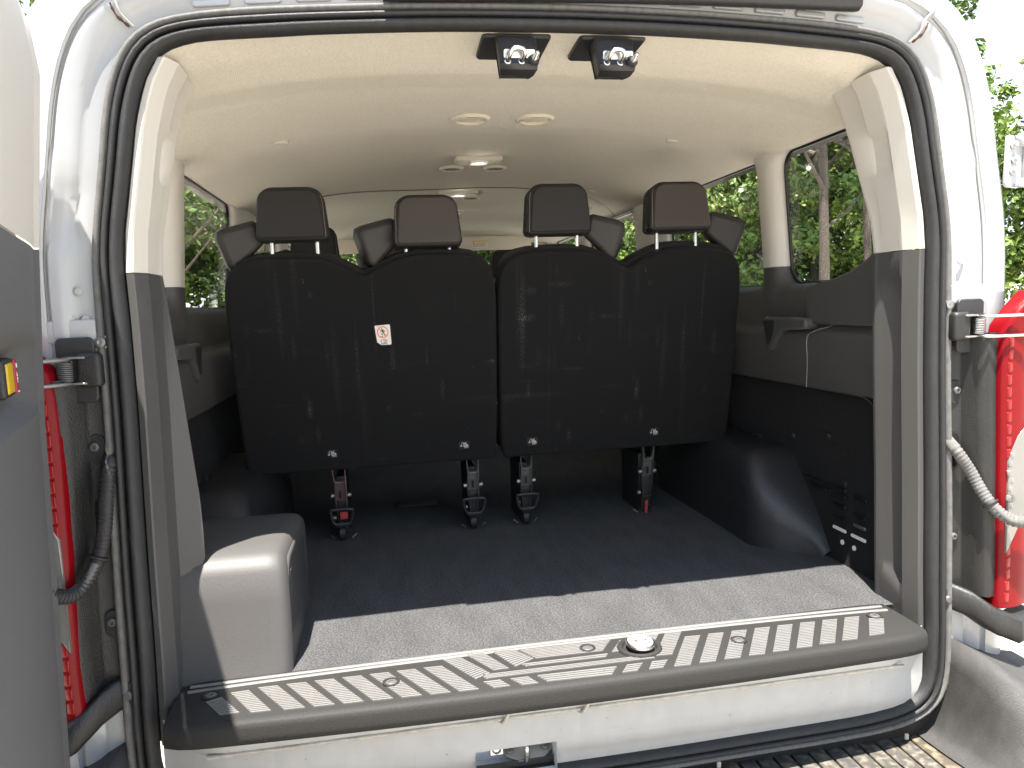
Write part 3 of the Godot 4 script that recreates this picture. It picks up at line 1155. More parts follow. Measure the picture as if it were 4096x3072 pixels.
# ------------------------------------------------------------------ floor, left box, sill
func build_floor(van: Node):
	var st := new_st()
	var rows := []
	for i in 40:
		var z := lerpf(-0.070, -3.9, pow(i / 39.0, 1.6))
		var row := PackedVector3Array()
		for j in 41:
			var x := -0.85 + 1.68 * j / 40.0
			row.append(Vector3(x, FLOOR_Y + 0.0016 * sin(x * 7.0 + z * 4.0) * sin(z * 6.0), z))
		rows.append(row)
	grid(st, rows)
	obj("floor_carpet", st, "carpet", van)
	# left storage box beside the opening
	var box := part("storage_box", van)
	st = new_st()
	# profile from pillar across the top to the aisle face; sections along z
	var secs := []
	for q in [[-0.045, 0.66, -0.560], [-0.070, 0.74, -0.560], [-0.086, 0.80, -0.560], [-0.098, 0.88, -0.560], [-0.108, 0.935, -0.562], [-0.122, 0.957, -0.564], [-0.145, 0.968, -0.567], [-0.20, 0.972, -0.567], [-0.35, 0.975, -0.563], [-0.405, 0.975, -0.563], [-0.425, 0.968, -0.565], [-0.432, 0.95, -0.567], [-0.432, 0.72, -0.567]]:
		var z: float = q[0]
		var y: float = q[1]
		var xr: float = q[2]
		secs.append(PackedVector3Array([Vector3(-0.84, y, z), Vector3(-0.76, y, z), Vector3(-0.72, y, z - 0.004), Vector3(xr - 0.04, y, z - 0.002), Vector3(xr - 0.018, y - 0.002, z - 0.004), Vector3(xr - 0.006, y - 0.008, z - 0.010), Vector3(xr, y - 0.020, z - 0.022)]))
	grid(st, secs)
	obj("box_cover", st, "grey", box)
	st = new_st()
	st.set_smooth_group(0)
	var side := V2([[-0.068, 0.66], [-0.090, 0.735], [-0.108, 0.80], [-0.120, 0.87], [-0.130, 0.915], [-0.146, 0.938], [-0.17, 0.948], [-0.35, 0.955], [-0.43, 0.955], [-0.46, 0.93], [-0.46, 0.66]])
	prism(st, side, Transform3D(Basis(Vector3(0, 0, 1), Vector3(0, 1, 0), Vector3(1, 0, 0)), Vector3(-0.585, 0, 0)), 0.024, 0.005, 2)
	obj("box_side", st, "grey_dark", box)
	for k in 22:
		st = new_st()
		var y := 0.800 + k * 0.0058
		var z0 := -0.128 - 0.0009 * k
		rbox(st, T(-0.5605, y, (z0 - 0.40) / 2), Vector3(0.0015, 0.0013, (z0 + 0.40) / 2), 0.001, 1)
		obj("vent_rib", st, "grey", box)
	# small floor vent behind the seats
	for k in 4:
		st = new_st()
		rbox(st, T(-0.26, FLOOR_Y + 0.006, -1.26 - k * 0.016), Vector3(0.072, 0.003, 0.004), 0.002, 1)
		obj("floor_vent_slat", st, "arch", van)

func build_sill(van: Node):
	var sill := part("sill_plate", van)
	var st := new_st()
	var rows := []
	var nx := 60
	for i in nx + 1:
		var u := -1.0 + 2.0 * i / nx
		var x := u * 0.752 - 0.012
		var bow := 0.020 * (1.0 - u * u)
		var e := pow(absf(u), 30.0)
		var zf := 0.090 + bow - 0.020 * e
		var xx: float = x
		var row := PackedVector3Array()
		for q in [[-0.078, 0.730], [-0.074, 0.7405], [-0.030, 0.7415], [zf - 0.014, 0.7410], [zf - 0.006, 0.7385], [zf - 0.001, 0.7335], [zf, 0.727], [zf + 0.001, 0.712], [zf, 0.699], [zf - 0.006, 0.695], [0.02, 0.692]]:
			row.append(Vector3(xx, q[1] - 0.003 * e, q[0]))
		rows.append(row)
	grid(st, rows)
	st.set_smooth_group(-1)
	for e in [0, nx]:
		var row: PackedVector3Array = rows[e]
		for k in range(1, row.size() - 1):
			tri(st, row[0], row[k], row[k + 1])
	obj("plate", st, "sill_black", sill)
	var pads := [[-0.704, 0.012, -0.678, 0.000, -0.633, 0.067, -0.668, 0.066], [-0.665, -0.012, -0.632, -0.014, -0.578, 0.073, -0.613, 0.072]]
	for k in 7:
		var x := -0.617 + 0.0523 * k
		var zf := 0.0775 + 0.0024 * k - 0.00006 * k * k
		pads.append([x, -0.020, x + 0.037, -0.019, x + 0.099, zf, x + 0.062, zf - 0.001])
	for k in 8:
		var x := 0.242 + 0.0525 * k
		var zf := 0.097 - 0.0012 * k - 0.0002 * k * k
		pads.append([x, -0.020, x + 0.034, -0.018, x - 0.037, zf, x - 0.071, zf - 0.001])
	pads.append([0.656, -0.004, 0.685, 0.006, 0.640, 0.070, 0.604, 0.072])
	pads.append_array([[-0.263, -0.045, -0.229, -0.050, -0.176, 0.034, -0.206, 0.052], [-0.215, -0.055, -0.179, -0.055, -0.137, 0.025, -0.168, 0.026], [-0.161, -0.055, -0.117, -0.055, -0.082, -0.003, -0.124, 0.022],
		[-0.108, -0.052, 0.092, -0.050, 0.058, 0.000, -0.078, -0.002], [0.210, -0.048, 0.246, -0.046, 0.187, 0.049, 0.151, 0.047], [0.162, -0.046, 0.195, -0.046, 0.178, -0.020, 0.170, -0.024],
		[-0.112, 0.012, 0.066, 0.012, 0.056, 0.027, -0.103, 0.025], [-0.196, 0.036, 0.155, 0.038, 0.150, 0.054, -0.186, 0.054],
		[-0.195, 0.063, -0.162, 0.063, -0.146, 0.092, -0.177, 0.092], [-0.143, 0.064, -0.108, 0.064, -0.093, 0.094, -0.124, 0.094], [-0.091, 0.064, 0.067, 0.067, 0.047, 0.097, -0.075, 0.093],
		[0.087, 0.066, 0.120, 0.066, 0.098, 0.095, 0.067, 0.095], [0.138, 0.066, 0.171, 0.066, 0.150, 0.095, 0.121, 0.095], [0.106, -0.038, 0.122, -0.038, 0.088, 0.010, 0.073, 0.010]])
	for p in pads:
		st = new_st()
		st.set_smooth_group(-1)
		var tl := Vector3(p[0], 0, p[1])
		var tr := Vector3(p[2], 0, p[3])
		var br := Vector3(p[4], 0, p[5])
		var bl := Vector3(p[6], 0, p[7])
		var depth := (bl.z - tl.z + br.z - tr.z) / 2.0
		var nb := maxi(2, int(round(depth / 0.0066)))
		for k in nb:
			var a := (k + 0.0) / nb
			var b := (k + 0.66) / nb
			var y0 := 0.7405
			var y1 := 0.7432
			var A := tl.lerp(bl, a) + Vector3(0, y0, 0)
			var B := tr.lerp(br, a) + Vector3(0, y0, 0)
			var C := tr.lerp(br, b) + Vector3(0, y0, 0)
			var D := tl.lerp(bl, b) + Vector3(0, y0, 0)
			var up := Vector3(0, y1 - y0, 0)
			var cen := (A + B + C + D) / 4.0
			var A2 := A.lerp(cen, 0.02) + up
			var B2 := B.lerp(cen, 0.02) + up
			var C2 := C.lerp(cen, 0.02) + up
			var D2 := D.lerp(cen, 0.02) + up
			quad(st, A2, B2, C2, D2)
			quad(st, A, B, B2, A2)
			quad(st, B, C, C2, B2)
			quad(st, C, D, D2, C2)
			quad(st, D, A, A2, D2)
		obj("tread_pad", st, "pad", sill)
	# two long ribs along the carpet edge
	for r in 2:
		st = new_st()
		var rib := []
		for i in 31:
			var u := -1.0 + 2.0 * i / 30.0
			var x := u * 0.735 - 0.012
			var z := (-0.0675 if r == 0 else -0.0555) + (0.013 + (0.009 if r == 1 else 0.0)) * pow(absf(u), 2.2) * 0.9
			rib.append(PackedVector3Array([Vector3(x, 0.7405, z - 0.0045), Vector3(x, 0.7432, z - 0.0035), Vector3(x, 0.7432, z + 0.0035), Vector3(x, 0.7405, z + 0.0045)]))
		grid(st, rib)
		obj("edge_rib", st, "pad", sill)
	for q in [[-0.700, -0.011], [-0.366, 0.022], [0.032, -0.020], [0.342, 0.022], [0.676, -0.012]]:
		var sc := part("fixing_screw", sill)
		st = new_st()
		lathe(st, T(q[0], 0.7405, q[1]), [Vector2(0.0165, 0.0), Vector2(0.0165, 0.0040), Vector2(0.0140, 0.0050), Vector2(0.0115, 0.0040), Vector2(0.0112, 0.001)], 22)
		obj("socket", st, "sill_black", sc)
		st = new_st()
		lathe(st, T(q[0], 0.7405, q[1]), [Vector2(0.0110, 0.001), Vector2(0.0108, 0.0030), Vector2(0.0085, 0.0042), Vector2(0.004, 0.0042), Vector2(0.0035, 0.0015), Vector2(0.0, 0.0015)], 22)
		obj("head", st, "leg_metal", sc)
	# round silver knob in its cup
	var kn := part("floor_latch_knob", sill)
	st = new_st()
	lathe(st, T(0.135, 0.7405, 0.003), [Vector2(0.047, 0.0), Vector2(0.0445, 0.0055), Vector2(0.040, 0.0075), Vector2(0.036, 0.006), Vector2(0.033, 0.001)], 30)
	obj("cup", st, "sill_black", kn)
	st = new_st()
	lathe(st, TR(0.135, 0.7410, 0.005, 5, 0, -3), [Vector2(0.020, 0.0), Vector2(0.021, 0.006), Vector2(0.0285, 0.009), Vector2(0.0295, 0.0125), Vector2(0.0285, 0.0155), Vector2(0.0255, 0.0168)], 32)
	obj("button", st, "steel", kn)
	var im := Image.create(128, 128, true, Image.FORMAT_RGB8)
	im.fill(Color(0.52, 0.52, 0.52))
	img_line(im, Vector2(18, 56), Vector2(30, 55), 4, Color(0.2, 0.2, 0.25))
	img_line(im, Vector2(40, 56), Vector2(46, 66), 11, Color(0.75, 0.2, 0.12))
	img_line(im, Vector2(66, 54), Vector2(76, 54), 4, Color(0.2, 0.2, 0.25))
	img_lines(im, [[88, 52], [96, 54], [94, 62]], 6, Color(0.1, 0.2, 0.4))
	img_line(im, Vector2(96, 64), Vector2(98, 76), 3, Color(0.3, 0.7, 0.85))
	img_line(im, Vector2(104, 56), Vector2(98, 68), 3, Color(0.35, 0.75, 0.85))
	img_lines(im, [[82, 82], [90, 88], [102, 88], [112, 80]], 4, Color(0.1, 0.12, 0.2))
	img_line(im, Vector2(48, 90), Vector2(54, 90), 4, Color(0.2, 0.2, 0.25))
	tex_mat("knob_print", im, 0.3)
	var disc := PackedVector2Array()
	for i in 32:
		disc.append(Vector2(cos(TAU * i / 32), sin(TAU * i / 32)) * 0.0262)
	decal_piece("white_disc", disc, TR(0.1358, 0.7575, 0.0062, 5, 0, -3) * Transform3D(Basis.from_euler(Vector3(-PI / 2, 0, 0)), Vector3.ZERO), "knob_print", kn, 0.001)
	# painted sill below the plate with the pocket for the lower striker
	var low := part("painted_sill", van)
	st = new_st()
	var prof := [[0.030, 0.712], [0.052, 0.690], [0.055, 0.680], [0.053, 0.664], [0.048, 0.657], [0.034, 0.653], [0.029, 0.648], [0.024, 0.600], [0.0235, 0.578], [0.018, 0.560], [0.008, 0.545], [0.0, 0.530], [-0.006, 0.500]]
	for span in [[-0.79, -0.212, 0, 12], [-0.212, -0.049, 0, 8], [-0.049, 0.79, 0, 12]]:
		var rws := []
		var cut := 12.0
		for i in 15:
			var x := lerpf(span[0], span[1], i / 14.0)
			var row := PackedVector3Array()
			for k in prof.size():
				if span[3] == 8 and k > 8:
					break
				var curve := 0.075 * pow(maxf(0.0, (absf(x) - 0.68) / 0.08), 2.0)
				row.append(Vector3(x, prof[k][1], lerpf(prof[k][0], -0.006, clampf(curve / 0.075, 0.0, 1.0))))
			rws.append(row)
		grid(st, rws)
	obj("sill_panel", st, "paint_flat", low)
	# caulk ridge with drips
	st = new_st()
	var cp := []
	for i in 70:
		var x := -0.70 + 1.40 * i / 69.0
		cp.append(Vector3(x, 0.6565 + 0.0006 * sin(i * 0.7), 0.0495 + 0.0008 * sin(i * 1.1)))
	tube(st, cp, 0.0045, 7)
	obj("caulk_ridge", st, "sealant", low)
	for x in [-0.150, 0.007]:
		st = new_st()
		tube(st, smooth_path([Vector3(x + 0.006, 0.689, 0.058), Vector3(x, 0.672, 0.064), Vector3(x - 0.008, 0.654, 0.058), Vector3(x - 0.014, 0.646, 0.036)], 4), 0.004, 6)
		obj("caulk_drip", st, "sealant", low)
	# pocket
	var pk := part("striker_pocket", van)
	st = new_st()
	st.set_smooth_group(-1)
	var x0 := -0.212
	var x1 := -0.049
	var yt := 0.5785
	var zb := -0.045
	quad(st, Vector3(x0, yt, 0.0235), Vector3(x1, yt, 0.0235), Vector3(x1, yt, zb), Vector3(x0, yt, zb))
	quad(st, Vector3(x0, yt, zb), Vector3(x1, yt, zb), Vector3(x1, 0.50, zb), Vector3(x0, 0.50, zb))
	quad(st, Vector3(x0, yt, 0.0235), Vector3(x0, yt, zb), Vector3(x0, 0.50, zb), Vector3(x0, 0.50, 0.02))
	quad(st, Vector3(x1, yt, 0.0235), Vector3(x1, yt, zb), Vector3(x1, 0.50, zb), Vector3(x1, 0.50, 0.02))
	quad(st, Vector3(x0, 0.512, 0.02), Vector3(x1, 0.512, 0.02), Vector3(x1, 0.516, zb), Vector3(x0, 0.516, zb))
	obj("pocket_lining", st, "paint_inner", pk)
	st = new_st()
	prism(st, V2([[-0.052, 0.030], [0.048, 0.032], [0.054, -0.006], [0.030, -0.024], [-0.024, -0.026], [-0.050, -0.012]]), TR(-0.098, 0.540, -0.030, -48, 0, 0), 0.006, 0.0015, 1)
	obj("striker_plate", st, "steel_dull", pk)
	st = new_st()
	tube(st, smooth_path([Vector3(-0.112, 0.557, -0.030), Vector3(-0.110, 0.568, -0.008), Vector3(-0.108, 0.566, 0.006), Vector3(-0.107, 0.552, 0.008), Vector3(-0.107, 0.532, -0.002)], 5), 0.0055, 10)
	obj("striker_loop", st, "steel", pk)
	for dx in [-0.138, -0.064]:
		st = new_st()
		lathe(st, TR(dx, 0.545, -0.024, 42, 0, 0), [Vector2(0.009, 0), Vector2(0.0088, 0.005), Vector2(0.006, 0.007), Vector2(0.004, 0.0065), Vector2(0.0, 0.005)], 16)
		obj("bolt", st, "leg_metal", pk)
	st = new_st()
	rbox(st, TR(-0.166, 0.556, -0.022, -20, 0, 0), Vector3(0.014, 0.015, 0.010), 0.003)
	obj("nut_tab", st, "steel", pk)
	st = new_st()
	lathe(st, TR(-0.166, 0.558, -0.011, 70, 0, 0), [Vector2(0.010, 0), Vector2(0.010, 0.002), Vector2(0.0075, 0.0025), Vector2(0.0070, -0.004), Vector2(0.0, -0.004)], 14)
	obj("threaded_hole", st, "leg_metal", pk)

# ------------------------------------------------------------------ cab end
func build_cab(van: Node):
	# windscreen with header, visors and dashboard far ahead
	var ws := part("windscreen", van)
	var st := new_st()
	grid(st, [PackedVector3Array([Vector3(-0.76, 1.88, -3.80), Vector3(0.74, 1.88, -3.80)]), PackedVector3Array([Vector3(-0.80, 1.25, -4.45), Vector3(0.78, 1.25, -4.45)])])
	obj("pane", st, "glass_clear", ws)
	st = new_st()
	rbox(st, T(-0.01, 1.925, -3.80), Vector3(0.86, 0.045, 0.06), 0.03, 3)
	obj("windscreen_header", st, "headliner_front_lightened", van)
	for q in [[-0.39, 0.36], [0.37, 0.36]]:
		var v := part("sun_visor", van)
		st = new_st()
		rbox(st, TR(q[0], 1.875, -3.72, 8, 0, 0), Vector3(q[1] / 2 + 0.14, 0.048, 0.008), 0.0075, 2)
		obj("visor_panel", st, "fitting", v)
	for s in [-1.0, 1.0]:
		st = new_st()
		tube(st, [Vector3(s * 0.80 - 0.01, 1.90, -3.76), Vector3(s * 0.84 - 0.01, 1.25, -4.4)], 0.05, 10)
		obj("front_pillar_trim", st, "beige", van)
	st = new_st()
	rbox(st, T(-0.01, 1.02, -4.35), Vector3(0.86, 0.30, 0.35), 0.08, 3)
	obj("dashboard", st, "black_plastic", van)
	# visible belt of the cab door, closing the side ahead of the last window
	for s in [-1.0, 1.0]:
		st = new_st()
		grid(st, [PackedVector3Array([Vector3(s * 0.86, 0.7, -3.7), Vector3(s * 0.86, 0.7, -4.5)]), PackedVector3Array([Vector3(s * 0.86, 1.36, -3.7), Vector3(s * 0.86, 1.30, -4.5)])])
		obj("cab_side", st, "grey", van)
	# sliding door track on the right, with a white bar as the light in its gap
	st = new_st()
	rbox(st, TR(0.815, 1.868, -2.35, 0, 0, 0), Vector3(0.010, 0.010, 0.42), 0.004, 1)
	obj("door_track", st, "black_plastic", van)
	st = new_st()
	rbox(st, TR(0.806, 1.848, -2.35, 0, 0, 0), Vector3(0.006, 0.005, 0.42), 0.003, 1)
	obj("gap_light_bar", st, "paint", van)

# ------------------------------------------------------------------ strikers hanging from the header
func build_strikers(van: Node):
	for x in [-0.068, 0.121]:
		var s := part("upper_striker", van)
		var st := new_st()
		# sloping flange on the headliner
		prism(st, V2([[-0.060, -0.055], [0.060, -0.055], [0.066, -0.048], [0.066, 0.050], [0.060, 0.056], [-0.060, 0.056], [-0.066, 0.050], [-0.066, -0.048]]), TR(x + 0.006, 1.9535, -0.098, 90 - 3.5, 0, 0), 0.010, 0.005, 3)
		obj("flange", st, "black_plastic", s)
		# hollow box body
		st = new_st()
		var b := [[-0.041, 1.945], [0.041, 1.945], [0.045, 1.880], [-0.036, 1.880]]
		var rows := []
		for q in [[-0.050, 1.952, 0.0], [-0.022, 1.941, 0.0], [-0.012, 1.908, 0.001], [-0.004, 1.889, 0.001], [-0.010, 1.880, 0.001], [-0.030, 1.875, 0.004], [-0.062, 1.879, 0.006], [-0.105, 1.955, 0.006]]:
			var z: float = q[0]
			var y: float = q[1]
			var k: float = q[2]
			rows.append(PackedVector3Array([Vector3(x - 0.037 + k * 2.0, y, z - 0.004), Vector3(x - 0.035 + k, y, z), Vector3(x + 0.036 - k, y, z), Vector3(x + 0.038 - k * 2.0, y, z - 0.004)]))
		for i in rows.size() - 1:
			grid(st, [rows[i], rows[i + 1]], false, false, i + 1)
		st.set_smooth_group(-1)
		for e in [0, 3]:
			for k in range(1, rows.size() - 1):
				tri(st, rows[0][e], rows[k][e], rows[k + 1][e])
		obj("bracket_box", st, "black_plastic", s)
		st = new_st()
		prism(st, rrect(0.060, 0.018, 0.004, 3), TR(x + 0.002, 1.9075, -0.0105, 14, 0, 0), 0.0035, 0.001, 1)
		obj("backing_plate", st, "steel", s)
		st = new_st()
		tube(st, smooth_path([Vector3(x - 0.021, 1.892, -0.010), Vector3(x - 0.019, 1.900, 0.008), Vector3(x - 0.012, 1.909, 0.014), Vector3(x + 0.004, 1.909, 0.014), Vector3(x + 0.009, 1.901, 0.008), Vector3(x + 0.005, 1.892, -0.010)], 6), 0.0042, 10)
		obj("striker_loop", st, "steel", s)
		for dx in [-0.021, 0.005]:
			st = new_st()
			lathe(st, TR(x + dx, 1.8925, -0.007, 75, 0, 0), [Vector2(0.0064, 0), Vector2(0.0064, 0.003), Vector2(0.0045, 0.004)], 14)
			obj("collar", st, "steel", s)
		st = new_st()
		lathe(st, TR(x + 0.027, 1.893, -0.006, 60, 0, -14), [Vector2(0.0105, 0), Vector2(0.0105, 0.006), Vector2(0.0085, 0.009), Vector2(0.0075, 0.009)], 18)
		obj("rubber_ring", st, "rubber", s)
		st = new_st()
		lathe(st, TR(x + 0.027, 1.893, -0.002, 60, 0, -14), [Vector2(0.0068, 0), Vector2(0.0062, 0.008), Vector2(0.0038, 0.020), Vector2(0.0030, 0.022), Vector2(0.0, 0.0225)], 16)
		obj("guide_pin", st, "steel", s)

# ------------------------------------------------------------------ outer corners: tail light, trims, check arm, hose
func build_corner(van: Node, s: float):
	# black channel panel between seal and tail light
	var st := new_st()
	var rows := []
	for q in [[0.785, 0.0], [0.80, 0.0], [0.86, 0.0], [0.95, 0.0], [1.05, 0.0], [1.15, 0.0], [1.24, 0.0], [1.30, 0.0], [1.352, 0.0]]:
		var y: float = q[0]
		var o := interp([[0.65, 0.847], [0.8, 0.846], [0.95, 0.843], [1.1, 0.838], [1.25, 0.832], [1.4, 0.829]], y)
		var bulge := 0.010 * sin((y - 0.65) * 9.0)
		rows.append(PackedVector3Array([Vector3(s * (o - 0.012), y, -0.006), Vector3(s * (o + 0.024), y, -0.002), Vector3(s * (o + 0.030), y, 0.004), Vector3(s * (o + 0.034), y, 0.020 + bulge * 0.5), Vector3(s * (o + 0.045), y, 0.036 + bulge), Vector3(s * (o + 0.053), y, 0.052), Vector3(s * (o + 0.080), y, 0.046)]))
	grid(st, rows)
	var ct := obj("corner_trim", st, "black_dusty", van)
	for y in [1.225, 0.905]:
		st = new_st()
		prism(st, rrect(0.030, 0.052, 0.0145, 5), T(s * 0.851, y, -0.003), 0.004, 0.0015, 2)
		obj("screw_recess", st, "black_plastic", ct)
		st = new_st()
		lathe(st, TR(s * 0.853, y + 0.004, 0.001, 90, 0, 0), [Vector2(0.008, 0), Vector2(0.008, 0.004), Vector2(0.0055, 0.006), Vector2(0.0035, 0.006), Vector2(0.003, 0.003), Vector2(0.0, 0.003)], 14)
		obj("trim_screw", st, "leg_metal", ct)
	# oval hole for the cable
	st = new_st()
	prism(st, rrect(0.030, 0.075, 0.014, 5), T(s * 0.848, 1.10, -0.002), 0.003, 0.001, 1)
	obj("cable_opening", st, "frit", ct)
	# tail light
	var tl := part("tail_light", van)
	st = new_st()
	var lr := []
	var ylist := [0.762, 0.775, 0.85, 0.95, 1.05, 1.15, 1.25, 1.33, 1.365, 1.40, 1.435]
	var lo := 0.018 if s > 0 else -0.004
	for y in ylist:
		var xi := lo + interp([[0.762, 0.896], [0.85, 0.898], [1.25, 0.888], [1.33, 0.890], [1.365, 0.896], [1.40, 0.925], [1.435, 0.962]], y)
		lr.append(PackedVector3Array([Vector3(s * (xi - 0.003), y, 0.020), Vector3(s * xi, y, 0.050), Vector3(s * (xi + 0.004), y, 0.060), Vector3(s * (xi + 0.012), y, 0.063), Vector3(s * (xi + 0.045), y, 0.060), Vector3(s * (xi + 0.09), y, 0.046), Vector3(s * (xi + 0.125), y, 0.0), Vector3(s * (xi + 0.135), y, -0.12)]))
	var rim_rows := []
	var face_rows := []
	for r in lr:
		rim_rows.append(r.slice(0, 4))
		face_rows.append(r.slice(3))
	grid(st, rim_rows)
	obj("lens_edge", st, "lens_red_edge", tl)
	st = new_st()
	grid(st, face_rows)
	obj("red_lens", st, "lens_red", tl)
	for e in [0, lr.size() - 1]:
		st = new_st()
		st.set_smooth_group(-1)
		var row: PackedVector3Array = lr[e]
		for k in range(1, row.size() - 1):
			tri(st, row[0], row[k], row[k + 1])
		obj("lens_cap", st, "lens_red_edge", tl)
	# moulded lens cells
	for k in 22:
		var y := 0.785 + 0.026 * k
		if y > 0.90 and y < 1.08:
			continue
		for c in 2:
			st = new_st()
			var xi := lo + interp([[0.762, 0.896], [0.85, 0.898], [1.25, 0.888], [1.33, 0.890], [1.4, 0.92]], y) + 0.018 + 0.016 * c
			rbox(st, TR(s * xi, y, 0.0605 - 0.006 * c, 0, s * 16, rng.randf_range(-4, 4)), Vector3(0.0068, 0.0108, 0.0035), 0.003, 2)
			obj("lens_cell", st, "lens_cell", tl)
	st = new_st()
	var clear := V2([[0.0, 0.885], [0.0, 1.085], [0.026, 1.135], [0.060, 1.16], [0.060, 0.975]])
	var cp := PackedVector2Array()
	for p in clear:
		cp.append(Vector2(s * p.x, p.y))
	prism(st, cp, Transform3D(Basis.from_euler(Vector3(0, s * 0.20, 0)), Vector3(s * (0.924 if s > 0 else 0.898), 0, 0.0625)), 0.005, 0.002, 2)
	obj("reverse_lens", st, "lens_clear", tl)
	for k in 9:
		st = new_st()
		rbox(st, TR(s * (0.926 + 0.004 * (k % 3)), 0.95 + 0.018 * k, 0.0655 - 0.001 * (k % 3), 0, s * 12, rng.randf_range(-12, 12)), Vector3(0.0055, 0.0065, 0.003), 0.0025, 1)
		obj("reverse_cell", st, "lens_clear", tl)
	# bumper-coloured ledge below the light
	st = new_st()
	var lg := []
	for q in [[0.826, 0.800, -0.004], [0.846, 0.803, 0.010], [0.870, 0.795, 0.045], [0.905, 0.765, 0.075], [0.95, 0.745, 0.085], [1.02, 0.740, 0.05]]:
		lg.append(PackedVector3Array([Vector3(s * q[0], q[1], q[2] - 0.05), Vector3(s * q[0], q[1] + 0.002, q[2] - 0.01), Vector3(s * q[0], q[1] - 0.006, q[2] + 0.002), Vector3(s * q[0], q[1] - 0.048, q[2] + 0.004), Vector3(s * q[0], q[1] - 0.056, q[2] - 0.004), Vector3(s * q[0], q[1] - 0.056, q[2] - 0.05)]))
	grid(st, lg)
	var ledge := obj("corner_ledge", st, "black_dusty", van)
	st = new_st()
	rbox(st, T(s * 0.834, 0.775, 0.006), Vector3(0.012, 0.022, 0.005), 0.003)
	obj("ledge_tab", st, "black_plastic", ledge)
	st = new_st()
	lathe(st, TR(s * 0.836, 0.772, 0.010, 90, 0, 0), [Vector2(0.009, 0), Vector2(0.009, 0.003), Vector2(0.006, 0.006), Vector2(0.0, 0.006)], 14)
	obj("ledge_screw", st, "leg_metal", ledge)
	# painted body below the ledge
	st = new_st()
	grid(st, [PackedVector3Array([Vector3(s * 0.83, 0.76, -0.004), Vector3(s * 0.90, 0.72, 0.006), Vector3(s * 1.0, 0.70, -0.02)]), PackedVector3Array([Vector3(s * 0.83, 0.64, -0.004), Vector3(s * 0.90, 0.62, 0.006), Vector3(s * 1.0, 0.60, -0.02)]), PackedVector3Array([Vector3(s * 0.83, 0.45, -0.004), Vector3(s * 0.90, 0.45, 0.004), Vector3(s * 1.0, 0.45, -0.02)])])
	obj("corner_panel", st, "paint_flat", van)
	# check arm: cover plate, bracket, coil spring and two rods
	var ca := part("door_check_arm", van)
	var bx := s * (0.866 if s > 0 else 0.862)
	st = new_st()
	prism(st, rrect(0.062, 0.112, 0.010, 4), TR(bx, 1.366, 0.016, 0, 0, 0), 0.005, 0.002, 2)
	obj("cover_plate", st, "black_plastic", ca)
	st = new_st()
	rbox(st, T(s * 0.840, 1.366, 0.020), Vector3(0.020, 0.030, 0.013), 0.009, 3)
	obj("bracket", st, "black_dusty", ca)
	for y in [1.388, 1.344]:
		st = new_st()
		rbox(st, T(s * 0.864, y, 0.028), Vector3(0.022, 0.002, 0.010), 0.0015, 1)
		obj("bracket_arm", st, "steel_dull", ca)
	st = new_st()
	var coil := []
	for k in 12 * 9 + 1:
		var a := TAU * k / 12.0
		coil.append(Vector3(s * 0.876 + 0.0115 * cos(a), 1.350 + 0.0320 * k / 108.0, 0.032 + 0.0115 * sin(a)))
	tube(st, coil, 0.0015, 6)
	obj("coil_spring", st, "steel" if s > 0 else "leg_metal", ca)
	st = new_st()
	lathe(st, T(s * 0.876, 1.341, 0.032), [Vector2(0.0095, 0), Vector2(0.0095, 0.050), Vector2(0.0, 0.050)], 16)
	obj("spring_core", st, "black_plastic", ca)
	for y in [1.386, 1.345]:
		st = new_st()
		var ends := [Vector3(0.868, y, 0.036), Vector3(0.886, y, 0.066), Vector3(1.06, y + 0.001, 0.085)] if s > 0 else [Vector3(-0.868, y, 0.036), Vector3(-0.878, y, 0.060), Vector3(-0.93, y + 0.001, 0.135)]
		tube(st, smooth_path(ends, 6), 0.0034, 8)
		obj("check_rod", st, "steel" if s > 0 else "steel_dull", ca)
	st = new_st()
	lathe(st, TR(s * 0.823, 1.412, 0.006, 90, 0, 0), [Vector2(0.013, 0), Vector2(0.013, 0.002), Vector2(0.010, 0.003), Vector2(0.009, 0.009), Vector2(0.004, 0.010), Vector2(0.0, 0.008)], 18)
	obj("bracket_bolt", st, "steel_dull", ca)
	# ribbed cable conduit
	var hose := part("cable_conduit", van)
	var ctrl := []
	if s > 0:
		ctrl = [Vector3(0.832, 1.125, -0.002), Vector3(0.842, 1.100, 0.020), Vector3(0.866, 1.058, 0.030), Vector3(0.880, 1.016, 0.048), Vector3(0.894, 0.984, 0.068), Vector3(0.915, 0.964, 0.085), Vector3(0.945, 0.962, 0.095), Vector3(0.99, 0.99, 0.095)]
	else:
		ctrl = [Vector3(-0.828, 1.215, -0.004), Vector3(-0.828, 1.190, 0.020), Vector3(-0.832, 1.140, 0.030), Vector3(-0.839, 1.090, 0.032), Vector3(-0.850, 1.046, 0.034), Vector3(-0.866, 1.008, 0.052), Vector3(-0.882, 0.992, 0.078), Vector3(-0.895, 1.005, 0.110), Vector3(-0.905, 1.04, 0.15)]
	var base := smooth_path(ctrl, 20)
	st = new_st()
	var rr := []
	var acc := 0.0
	for i in base.size():
		if i > 0:
			acc += base[i].distance_to(base[i - 1])
		var ph := fmod(acc, 0.0078) / 0.0078
		rr.append(0.0098 + 0.0030 * pow(sin(PI * ph), 0.7) if acc > 0.025 else 0.0125)
	tube(st, base, rr, 14)
	obj("ribbed_tube", st, "rubber" if s < 0 else "rubber_dusty", hose)
	var mid: Vector3 = base[int(base.size() * 0.52)]
	var dirv: Vector3 = (base[int(base.size() * 0.52) + 1] - base[int(base.size() * 0.52) - 1]).normalized()
	st = new_st()
	var ring := []
	var side := dirv.cross(Vector3(0, 0, 1)).normalized()
	var side2 := dirv.cross(side).normalized()
	for k in 24:
		ring.append(mid + (side * cos(TAU * k / 24) + side2 * sin(TAU * k / 24)) * 0.0145)
